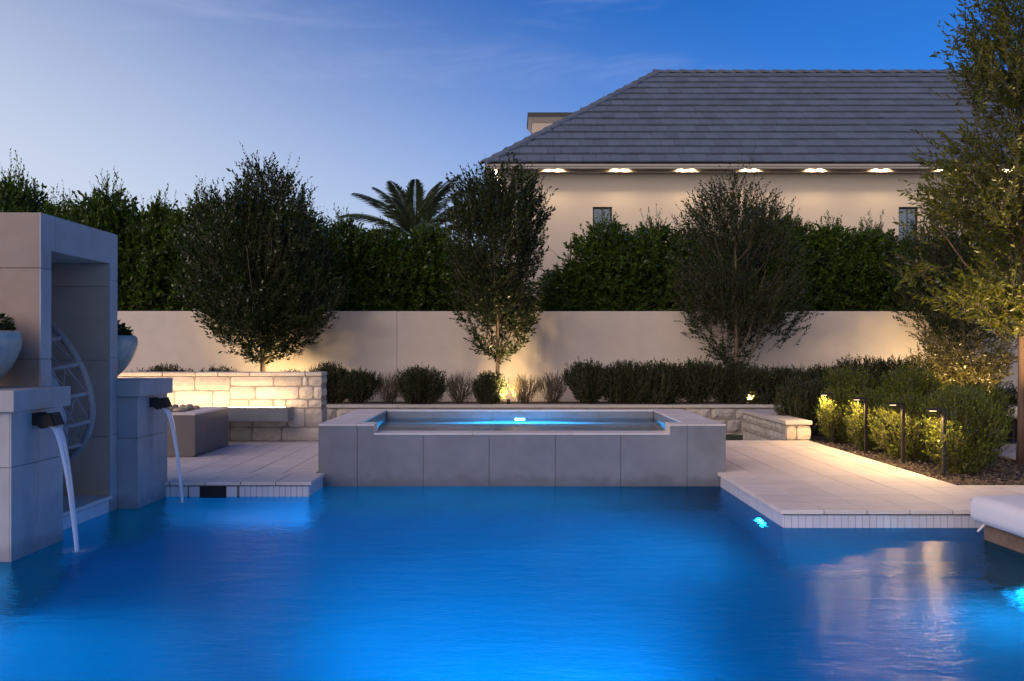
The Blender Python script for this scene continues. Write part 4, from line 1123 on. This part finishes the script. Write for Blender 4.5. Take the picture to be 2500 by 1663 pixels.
tree('golden_tree', (5.72, 11.6, 0.10), [(0.55, 0.12), (0.75, 0.42), (1.05, 0.58), (1.4, 0.52), (1.72, 0.15)], 0.3, 0.030, 420, 0.26, 12, 0.058, 0.34,
     'small golden leafy tree with pale stems, uplit behind the path shrubs', mat='leaf_gold', seed=21, gap=-0.35, nl=9, up=0.7, out=0.9, spread=0.5, fill=0.5)

# tall hedge beyond the wall: three growth forms, each plant an object of its own
def hedge_form(seed, h, r):
    prof = [(0.0, r * 1.1), (0.6, r * 1.15), (h * 0.6, r * 1.15), (h * 0.82, r), (h * 0.94, r * 0.7), (h, r * 0.3)]
    (V, F), (TV, TF) = crown(prof, 1700, 0.26, 12, 0.092, 0.55, up=0.9, out=0.6, spread=0.6, gap=-0.85, ph=seed, fill=0.5, freq=2.6)
    (V2, F2), (TV2, TF2) = crown([(h * 0.80, r * 0.8), (h * 0.95, r * 0.55), (h * 1.10, r * 0.25)], 70, 0.42, 13, 0.062, 0.45, up=1.8, out=0.35, spread=0.3, gap=-2, ph=seed, fill=0.6)
    F = np.concatenate([F, F2 + len(V)]); V = np.concatenate([V, V2]); TF = np.concatenate([TF, TF2 + len(TV)]); TV = np.concatenate([TV, TV2])
    c = np_mesh('crown', np.concatenate([V, TV]), np.concatenate([F, TF + len(V)]), ['leaf_hedge', 'twig'], np.concatenate([np.zeros(len(F), int), np.ones(len(TF), int)]))
    m = MB(); limbs(m, prof, 0.15, 0.035, 8, int(seed * 10))
    # ground part of the stem
    m.tube([(0, 0, -1.72), (0.01, 0, -0.8), (0, 0, 0.1)], [0.05, 0.045, 0.036], 7)
    return c, m.mesh('trunk', 'bark', True)
forms = [hedge_form(1.1, 2.35, 0.62), hedge_form(2.7, 2.35, 0.60), hedge_form(4.3, 2.35, 0.64)]
HB = 1.56
hl = [  # x, top height, label
    (-10.75, 4.30, 'tall hedge plant at the far left edge, above the pavilion roof'),
    (-9.75, 4.75, 'tallest leggy hedge plant above the pavilion roof, near the left edge'),
    (-8.80, 4.30, 'hedge plant above the middle of the pavilion roof'),
    (-7.85, 4.55, 'pointed hedge plant rising just right of the pavilion roof ridge corner'),
    (-6.90, 4.30, 'hedge plant right of the pavilion, second from it'),
    (-6.0, 4.35, 'hedge plant left of the broad dark oak'),
    (-5.1, 4.30, 'hedge plant hidden behind the left half of the broad oak'),
    (-4.2, 4.20, 'hedge plant hidden behind the right half of the broad oak'),
    (-3.3, 3.95, 'lower hedge plant just right of the broad oak'),
    (-2.45, 3.80, 'bright green hedge plant in front of the palm'),
    (-1.6, 3.85, 'hedge plant between the palm and the narrow oak'),
    (-0.9, 3.55, 'hedge plant behind the left side of the narrow oak'),
    (1.15, 3.35, 'low hedge plant at the open gap right of the narrow oak'),
    (1.85, 4.10, 'pale-tipped hedge plant left of the first house window'),
    (2.75, 4.05, 'hedge plant just right of the first house window'),
    (3.6, 3.95, 'hedge plant behind the left side of the vase-shaped oak'),
    (4.5, 4.00, 'hedge plant behind the right side of the vase-shaped oak'),
    (5.35, 4.20, 'hedge plant right of the vase-shaped oak, below the middle house window'),
    (6.2, 4.05, 'hedge plant halfway between the middle and right house windows'),
    (7.05, 4.00, 'hedge plant just left of the right house window'),
    (7.9, 3.85, 'hedge plant below the right house window'),
    (8.8, 3.9, 'hedge plant behind the dark oak at the right'),
    (9.7, 4.0, 'hedge plant behind the golden tree at the right edge')]
hr = random.Random(5)
for i, (x_, top, lab) in enumerate(hl):
    c, tkm = forms[(i * 2 + (i // 3)) % 3]
    loc = (x_, 18.0 + hr.uniform(-.12, .12), HB)
    root = empty('hedge_plant', loc, lab, 'hedge', 'tall hedge plants beyond the garden wall', hr.uniform(0, 6.28))
    k3 = (top - HB - (0.28 if i < 12 else 0.46)) / 2.35
    for nm, me in (('trunk', tkm), ('crown', c)):
        o = bpy.data.objects.new(nm, me); COL.objects.link(o); o.parent = root; o.scale = (1.0, 1.0, k3 if nm == 'crown' else 1.0)

# palm behind the hedge
def palm(loc):
    root = empty('palm_tree', loc, 'feathery date palm rising behind the hedge left of the narrow oak', 'palm')
    H = 3.85
    MB().tube([(0, 0, 0), (0.02, 0, H * 0.5), (0, 0, H)], [0.17, 0.15, 0.16], 10).build('trunk', 'bark', root).location = (0, 0, 0)
    prnd = random.Random(31)
    for f_ in range(24):
        az = f_ * 2.399 + prnd.uniform(-.2, .2); el = R(84 - 62 * (f_ / 23) ** 0.9); Lf = prnd.uniform(1.6, 2.0) * (0.85 if f_ < 5 else 1)
        pts = []; p = Vector((0, 0, H)); e = el
        NS = 15
        for k2 in range(NS + 1):
            pts.append(p.copy()); d = Vector((math.cos(az) * math.cos(e), math.sin(az) * math.cos(e), math.sin(e)))
            p = p + d * (Lf / NS); e -= R(3.4) * (0.4 + 1.4 * k2 / NS)
        m = MB(); m.tube(pts, [0.018 * (1 - 0.85 * k2 / NS) for k2 in range(NS + 1)], 4)
        side = Vector((-math.sin(az), math.cos(az), 0))
        vs = []; fs = []
        for k2 in range(84):
            q = 0.10 + 0.89 * k2 / 83; fidx = q * NS; i0 = min(NS - 1, int(fidx)); b_ = pts[i0].lerp(pts[i0 + 1], fidx - i0)
            d = (pts[i0 + 1] - pts[i0]).normalized(); up = side.cross(d)
            ll = 0.40 * (math.sin(math.pi * min(1, q * 0.86 + 0.10)) ** 0.7) * prnd.uniform(.85, 1.1)
            for s2 in (-1, 1):
                ld = (d * 0.95 + side * s2 * 0.70 + up * 0.30 + Vector((prnd.uniform(-.08, .08), prnd.uniform(-.08, .08), prnd.uniform(-.12, .04)))).normalized()
                wv_ = ld.cross(up).normalized() * 0.019
                n0 = len(vs); tip = b_ + ld * ll + Vector((0, 0, -0.05 * ll)); mid = b_ + ld * ll * 0.45
                vs += [b_, mid + wv_, tip, mid - wv_]; fs.append((n0, n0 + 1, n0 + 2, n0 + 3))
        m.add(vs, fs)
        m.build('frond', 'leaf_palm', root).location = (0, 0, 0)
palm((-2.12, 20.0, -0.16))

# shrubs
def shrub_mesh(name, h, r, ntwig, tlen, nleaf, leaf, mat, seed, gap=-0.7, width=0.42, shape='round', fill=0.4, squash=1.0, up=1.3):
    if shape == 'round': prof = [(0.02, r * 0.45), (h * 0.2, r * 0.78), (h * 0.5, r), (h * 0.78, r * 0.88), (h * 0.95, r * 0.5), (h, r * 0.2)]
    elif shape == 'box': prof = [(0.02, r * 0.80), (h * 0.25, r), (h * 0.8, r), (h * 0.96, r * 0.88), (h, r * 0.6)]
    else: prof = [(0.02, r * 0.22), (h * 0.3, r * 0.6), (h * 0.65, r), (h * 0.9, r * 0.75), (h, r * 0.3)]
    (V, F), (TV, TF) = crown(prof, ntwig, tlen, nleaf, leaf, width, up=up, out=0.6, spread=0.35, gap=gap, ph=seed, fill=fill, freq=6.0, squash=squash)
    V[:, 2] = np.maximum(V[:, 2], 0.004); TV[:, 2] = np.maximum(TV[:, 2], 0.002)
    fm = np_mesh('foliage', np.concatenate([V, TV]), np.concatenate([F, TF + len(V)]), [mat, 'twig'], np.concatenate([np.zeros(len(F), int), np.ones(len(TF), int)]))
    m = MB(); rnd = random.Random(int(seed * 13))
    for i in range(11):
        a = i * 2.4; rr = r * rnd.uniform(0.4, 0.85); zt = h * rnd.uniform(0.55, 0.9)
        m.tube([(0.02 * math.cos(a), 0.02 * math.sin(a), -0.01), (rr * 0.45 * math.cos(a), rr * 0.45 * math.sin(a) * squash, zt * 0.5), (rr * math.cos(a), rr * math.sin(a) * squash, zt)], [0.008, 0.006, 0.002], 4)
    return fm, m.mesh('stems', 'twig')
def put_shrub(ms, loc, label, group, sc_=(1, 1, 1), rz=0.0, name='shrub', cat='shrub'):
    root = empty(name, loc, label, cat, group, rz)
    for nm, me in (('stems', ms[1]), ('foliage', ms[0])):
        o = bpy.data.objects.new(nm, me); COL.objects.link(o); o.parent = root; o.scale = sc_
    return root
dark = [shrub_mesh('d', 0.52, 0.36, 950, 0.16, 11, 0.040, 'leaf_shrub', s_, -1.2, shape='vase' if s_ > 2 else 'round') for s_ in (1.0, 2.0, 3.0)]
brown = [shrub_mesh('b', 0.46, 0.27, 300, 0.17, 9, 0.020, 'leaf_shrub_brown', s_, -0.5, shape='vase') for s_ in (1.5, 2.5)]
boxy = [shrub_mesh('x', 0.56, 0.34, 800, 0.15, 11, 0.038, 'leaf_shrub', s_, -1.2, shape='box') for s_ in (4.0, 5.0)]
GB = 'shrubs in the raised bed'
def bed(px): return (px - 1250) / 145.0
SY = 15.62
lst = [  # px, form, sx, sz, label
    (330, dark[0], 0.9, 0.98, 'shrub tip showing above the stone wall, left end by the bowl'),
    (395, dark[1], 1.15, 1.14, 'rounded shrub top showing above the stone wall, second from the bowl'),
    (455, dark[0], 0.85, 0.96, 'small shrub top above the stone wall, third from the bowl'),
    (535, dark[2], 1.0, 1.06, 'shrub top above the stone wall, just left of the broad oak'),
    (715, dark[1], 1.0, 0.98, 'shrub top above the stone wall, just right of the broad oak'),
    (800, dark[1], 0.95, 1.20, 'dark shrub tucked against the right end of the lit stone wall'),
    (872, dark[2], 1.0, 1.0, 'spiky dark green shrub, second right of the stone wall'),
    (948, brown[0], 1.0, 1.05, 'brown twiggy shrub between two dark green ones'),
    (1026, dark[0], 1.12, 1.12, 'large rounded dark shrub behind the left half of the spa'),
    (1122, brown[1], 1.05, 1.05, 'sparse brown shrub left of the narrow oak trunk'),
    (1193, dark[1], 0.75, 0.95, 'shrub at the foot of the narrow oak, half lit gold'),
    (1282, brown[0], 1.0, 1.0, 'brown shrub just right of the narrow oak trunk, gold-lit edge'),
    (1350, brown[1], 1.0, 1.04, 'twiggy brown shrub at the left end of the dark shrub row'),
    (1436, dark[2], 1.12, 1.22, 'flared dark shrub at the left end of the dense shrub row'),
    (1526, dark[1], 1.25, 1.24, 'dense dark shrub, second in the row behind the spa'),
    (1612, dark[0], 1.25, 1.26, 'dense dark shrub, third in the row behind the spa'),
    (1704, dark[2], 1.25, 1.26, 'dense dark shrub just left of the vase-shaped oak base'),
    (1795, dark[1], 1.20, 1.18, 'dark shrub in front of the vase-shaped oak base'),
    (1870, boxy[0], 1.15, 1.05, 'clipped dark shrub just right of the vase-shaped oak base'),
    (1945, boxy[1], 1.0, 1.03, 'clipped dark shrub ending the row before the bright gap in the wall')]
for i, (px, ms, sx, sz, lab) in enumerate(lst):
    put_shrub(ms, (bed(px), SY + random.uniform(-.05, .05), BZ), lab, GB, (sx, sx, sz), random.uniform(0, 6.28))
for i, (px, lab) in enumerate(((2025, 'small clipped shrub right of the gap in the wall row'), (2110, 'clipped hedge shrub at the left end of the tall dark run'), (2195, 'clipped hedge shrub in the middle of the tall dark run'), (2280, 'clipped hedge shrub right of the middle of the tall dark run'), (2365, 'clipped hedge shrub at the right end of the tall dark run'))):
    put_shrub(boxy[i % 2], (bed(px), SY + 0.05, BZ), lab, GB, (1.1 if i else 0.8, 1.1 if i else 0.8, 1.27 if i else 1.08), random.uniform(0, 6.28))
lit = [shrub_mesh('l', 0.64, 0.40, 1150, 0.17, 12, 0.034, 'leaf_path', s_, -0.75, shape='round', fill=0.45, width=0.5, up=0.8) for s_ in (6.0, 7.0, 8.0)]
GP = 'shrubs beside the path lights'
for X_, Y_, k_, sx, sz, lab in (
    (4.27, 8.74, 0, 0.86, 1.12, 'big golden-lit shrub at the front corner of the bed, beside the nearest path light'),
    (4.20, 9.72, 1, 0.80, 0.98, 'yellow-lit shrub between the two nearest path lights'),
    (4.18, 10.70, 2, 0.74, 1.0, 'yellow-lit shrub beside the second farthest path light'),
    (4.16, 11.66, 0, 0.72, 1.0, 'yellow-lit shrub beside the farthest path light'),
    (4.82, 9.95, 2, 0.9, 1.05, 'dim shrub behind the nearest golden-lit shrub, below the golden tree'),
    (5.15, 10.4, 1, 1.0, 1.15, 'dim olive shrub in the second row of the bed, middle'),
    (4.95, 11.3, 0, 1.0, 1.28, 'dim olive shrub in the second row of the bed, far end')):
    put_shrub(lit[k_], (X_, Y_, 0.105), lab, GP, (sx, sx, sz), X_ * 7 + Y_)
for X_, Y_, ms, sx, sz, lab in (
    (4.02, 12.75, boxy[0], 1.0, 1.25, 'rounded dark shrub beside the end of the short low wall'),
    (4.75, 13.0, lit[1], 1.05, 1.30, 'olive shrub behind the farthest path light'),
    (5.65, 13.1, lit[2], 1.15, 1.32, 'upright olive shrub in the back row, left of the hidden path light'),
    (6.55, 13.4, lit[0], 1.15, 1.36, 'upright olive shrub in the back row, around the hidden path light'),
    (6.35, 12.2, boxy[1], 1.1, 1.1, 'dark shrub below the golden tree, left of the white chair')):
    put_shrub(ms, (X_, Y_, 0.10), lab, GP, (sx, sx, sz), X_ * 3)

# bark chips over the bed
n = 9000
ch_p = np.stack([RNG.uniform(BEDX + 0.01, 6.2, n), RNG.uniform(BEDY + 0.01, 11.7, n), RNG.uniform(0.108, 0.122, n)], 1)
d_ = RNG.normal(size=(n, 3)) * np.array([[1, 1, 0.35]])
V, F = make_leaves(ch_p, d_, RNG.uniform(0.015, 0.05, n), RNG.uniform(0.010, 0.022, n))
V[:, 2] = np.clip(V[:, 2], 0.106, 0.145)
tag(link('bark_mulch', np_mesh('bark_mulch', V, F, ['mulch_chip'])), 'brown bark mulch covering the planting bed beside the path', 'mulch', kind='stuff')

# ------------------------------------------------------------------ lights in the garden
def path_light(x_, y_, label, power=14.0, zb=0.105, arm=(-1, 0), lit_=True, h=0.634):
    r = empty('path_light', (x_, y_, zb), label, 'path light', 'bent-arm path lights in the planting bed')
    w2 = 0.016; zt = zb + h
    MB().box(x_ - w2, x_ + w2, y_ - w2, y_ + w2, zb - 0.03, zt - 0.026).build('post', 'dark_metal', r, bevel=0.002, seg=1)
    ax, ay = arm
    hx0, hx1 = (x_ - 0.155, x_ + w2) if ax < 0 else (x_ - w2, x_ + 0.155)
    MB().box(hx0, hx1, y_ - w2 * 1.15, y_ + w2 * 1.15, zt - 0.0255, zt).build('arm', 'dark_metal', r, bevel=0.002, seg=1)
    lx = x_ + ax * 0.105
    MB().box(lx - 0.030, lx + 0.030, y_ - 0.012, y_ + 0.012, zt - 0.0275, zt - 0.0258).build('lens', 'led_path', r)
    MB().box(x_ - 0.03, x_ + 0.03, y_ - 0.03, y_ + 0.03, zb - 0.012, zb + 0.006).build('base_plate', 'dark_metal', r)
    lamp('path_beam', 'SPOT', (lx, y_, zt - 0.032), (lx + ax * 0.25, y_, zb), power, (1.0, 0.63, 0.27), 0.02, 178, 0.12, parent=r)
path_light(3.985, 8.50, 'black bent-arm path light nearest the pool, at the front of the bed')
path_light(4.0, 9.43, 'black bent-arm path light, second from the front of the bed')
path_light(4.0, 10.42, 'black bent-arm path light, third from the front of the bed')
path_light(4.0, 11.50, 'black bent-arm path light farthest along the path, near the low wall')
path_light(6.52, 14.0, 'black path light half hidden among the back row shrubs', 10.0, 0.10, (1, 0), h=0.69)

def uplight(x_, y_, z_, target, power, label, cone=75):
    r = empty('garden_uplight', (x_, y_, z_), label, 'uplight', 'small uplights at the tree bases')
    o = link('body', MB().lathe([(0.028, 0.0), (0.034, 0.09), (0.031, 0.09), (0.0, 0.07)], 16).mesh('body', 'dark_metal', True), r, (x_, y_, z_ + 0.03))
    MB().tube([(x_, y_, z_ - 0.05), (x_, y_, z_ + 0.035)], 0.008, 6).build('stake', 'dark_metal', r)
    link('lens', MB().lathe([(0.029, 0.0), (0.0, 0.001)], 16).mesh('lens', 'led_warm'), r, (x_, y_, z_ + 0.116))
    lamp('uplight_beam', 'SPOT', (x_, y_, z_ + 0.125), target, power, (1.0, 0.66, 0.28), 0.025, cone, 0.8, parent=r)
uplight(-3.95, 15.80, BZ, (-3.75, 16.9, 1.5), 70, 'small uplight at the foot of the broad oak', 140)
uplight(-0.06, 15.45, BZ, (-0.22, 16.3, 1.5), 72, 'small uplight at the foot of the narrow oak', 140)
uplight(3.98, 15.45, BZ, (4.05, 16.5, 1.7), 120, 'small uplight at the foot of the vase-shaped oak', 140)
uplight(7.35, 15.95, BZ, (6.9, 16.9, 1.5), 80, 'small uplight at the foot of the dark oak at the right', 140)
uplight(5.45, 11.32, 0.10, (5.70, 11.7, 1.5), 75, 'small uplight at the foot of the golden tree', 110)
uplight(5.05, 8.55, 0.10, (5.1, 9.3, 3.2), 200, 'small uplight at the foot of the tall tree at the right edge', 80)

# ------------------------------------------------------------------ underwater lights
def pool_light(p, dirv, power, label, tilt=-0.12, cone=165, lens='led_blue', col=BLUE, blend=0.6):
    p = Vector(p); d = Vector(dirv).normalized()
    r = empty('pool_light', p, label, 'light', 'underwater pool lights')
    q = d.to_track_quat('Z', 'Y')
    for nm, mb, mt in (('lens', MB().lathe([(0.085, 0.0), (0.06, 0.018), (0.0, 0.025)], 24), lens),
                       ('ring', MB().tube([(0.095 * math.cos(a * math.pi / 12), 0.095 * math.sin(a * math.pi / 12), 0.004) for a in range(24)], 0.010, 6, closed=True), 'dark_metal')):
        o = link(nm, mb.mesh(nm, mt, True), r, p); o.rotation_mode = 'QUATERNION'; o.rotation_quaternion = q
    lamp('pool_beam', 'SPOT', p + d * 0.05, p + d * 1.0 + Vector((0, 0, tilt)), power, col, 0.12, cone, blend, parent=r)
pool_light((RX + 0.024, 7.18, -0.30), (-1, 0, 0), 8, 'glowing blue light under water in the side of the right deck')
pool_light((-2.2, PY0, -0.45), (0.05, 1, 0), 150, 'unseen fill light added in the near pool wall, left', -0.26, 60, blend=1.0)  # near-wall lamps are added out of view to brighten the pool floor
pool_light((0.4, PY0, -0.45), (-0.13, 1, 0), 820, 'unseen fill light added in the near pool wall, middle', -0.20, 46, blend=1.0)  # added out of view, throws light to the middle of the floor
pool_light((1.3, PY0, -0.45), (-0.05, 1, 0), 150, 'unseen fill light added in the near pool wall, right', -1.1, 95, blend=1.0)  # added out of view, brightens the floor at lower right
pool_light((PX0, 4.2, -0.55), (1, 0, 0), 20, 'underwater light in the far left pool wall')
pool_light((-3.35, 5.53, -0.45), (0.6, -0.8, 0), 9, 'unseen fill light added on the near face of the nearest fountain column')  # lamp added outside the frame to light the pool floor

# ------------------------------------------------------------------ floating daybed and patio chair
db = empty('daybed', (4.1, 5.45, 0), 'white cushioned daybed on a brown base at the right edge of the pool', 'daybed')
def rbox(dx, dy, dz, bev, seg, mat, dome=0.0, cuts=0):
    bm = bmesh.new(); bmesh.ops.create_cube(bm, size=1); bmesh.ops.scale(bm, vec=(dx, dy, dz), verts=bm.verts)
    bmesh.ops.bevel(bm, geom=bm.edges[:], offset=bev, segments=seg, affect='EDGES', profile=0.5)
    if cuts: bmesh.ops.subdivide_edges(bm, edges=[e for e in bm.edges if e.calc_length() > 0.2], cuts=cuts, use_grid_fill=True)
    for v in bm.verts:
        if dome and v.co.z > 0:
            v.co.z += dome * (1 - (2 * v.co.x / dx) ** 2) * (1 - (2 * v.co.y / dy) ** 2)
        if dome:
            v.co.z += 0.004 * math.sin(v.co.x * 9) * math.sin(v.co.y * 7)
    me = bpy.data.meshes.new('cushion'); bm.to_mesh(me); bm.free(); me.materials.append(MATS[mat])
    me.polygons.foreach_set('use_smooth', [True] * len(me.polygons)); return me
rz_d = R(3)
dbc = Vector((4.10, 5.36, 0))
def dbw(u, v, z): return (dbc.x + u * math.cos(rz_d) - v * math.sin(rz_d), dbc.y + u * math.sin(rz_d) + v * math.cos(rz_d), z)
db.location = dbc
link('base', rbox(1.76, 1.80, 1.35, 0.02, 2, 'weathered_base'), db, dbw(0, 0, -0.575), (0, 0, rz_d))
link('cushion', rbox(1.90, 1.96, 0.180, 0.062, 5, 'fabric', 0.050, 6), db, dbw(0, 0, 0.197), (0, 0, rz_d))
pts = []
for (u, v), (u2, v2) in zip(((-0.93, -0.96), (0.93, -0.96), (0.93, 0.96), (-0.93, 0.96)), ((0.93, -0.96), (0.93, 0.96), (-0.93, 0.96), (-0.93, -0.96))):
    for q in range(10): pts.append(dbw(u + (u2 - u) * q / 10, v + (v2 - v) * q / 10, 0.252))
MB().tube(pts, 0.0055, 6, closed=True).build('piping', 'fabric_seam', db).location = (-dbc.x, -dbc.y, 0)
pts = []
for (u, v), (u2, v2) in zip(((-0.92, -0.95), (0.92, -0.95), (0.92, 0.95), (-0.92, 0.95)), ((0.92, -0.95), (0.92, 0.95), (-0.92, 0.95), (-0.92, -0.95))):
    for q in range(10): pts.append(dbw(u + (u2 - u) * q / 10, v + (v2 - v) * q / 10, 0.122))
MB().tube(pts, 0.0055, 6, closed=True).build('piping', 'fabric', db)
for ch_ in db.children:
    if ch_.name.startswith('piping'): ch_.location = (-dbc.x, -dbc.y, 0)
tie = MB().tube([dbw(-0.93, 0.80, 0.115), dbw(-0.955, 0.79, 0.095), dbw(-0.985, 0.78, 0.075)], [0.006, 0.008, 0.007], 6).build('tie', 'fabric', db); tie.location = (-dbc.x, -dbc.y, 0)
pool_light((3.185, 5.55, -0.95), (-1, -0.15, 0), 1.6, 'glowing blue light under water at the right, below the daybed')

lc = empty('lounge_chair', (6.45, 10.85, 0.135), 'white cushioned patio chair behind the trunk at the right edge', 'chair')
cx_, cy_, cz_ = 6.45, 10.85, 0.135
for sx_ in (-0.38, 0.38):
    for sy_ in (-0.34, 0.34):
        MB().tube([(cx_ + sx_, cy_ + sy_, cz_), (cx_ + sx_ * 0.95, cy_ + sy_ * 0.9, cz_ + 0.27)], [0.013, 0.018], 8).build('leg', 'dark_metal', lc)
MB().box(cx_ - 0.42, cx_ + 0.42, cy_ - 0.38, cy_ + 0.38, cz_ + 0.27, cz_ + 0.31).build('frame', 'dark_metal', lc, bevel=0.006)
link('seat_cushion', rbox(0.88, 0.80, 0.145, 0.045, 4, 'fabric', 0.012, 4), lc, (cx_, cy_, cz_ + 0.385))
link('back_cushion', rbox(0.16, 0.78, 0.45, 0.05, 4, 'fabric'), lc, (cx_ + 0.36, cy_, cz_ + 0.69), (0, R(8), 0))
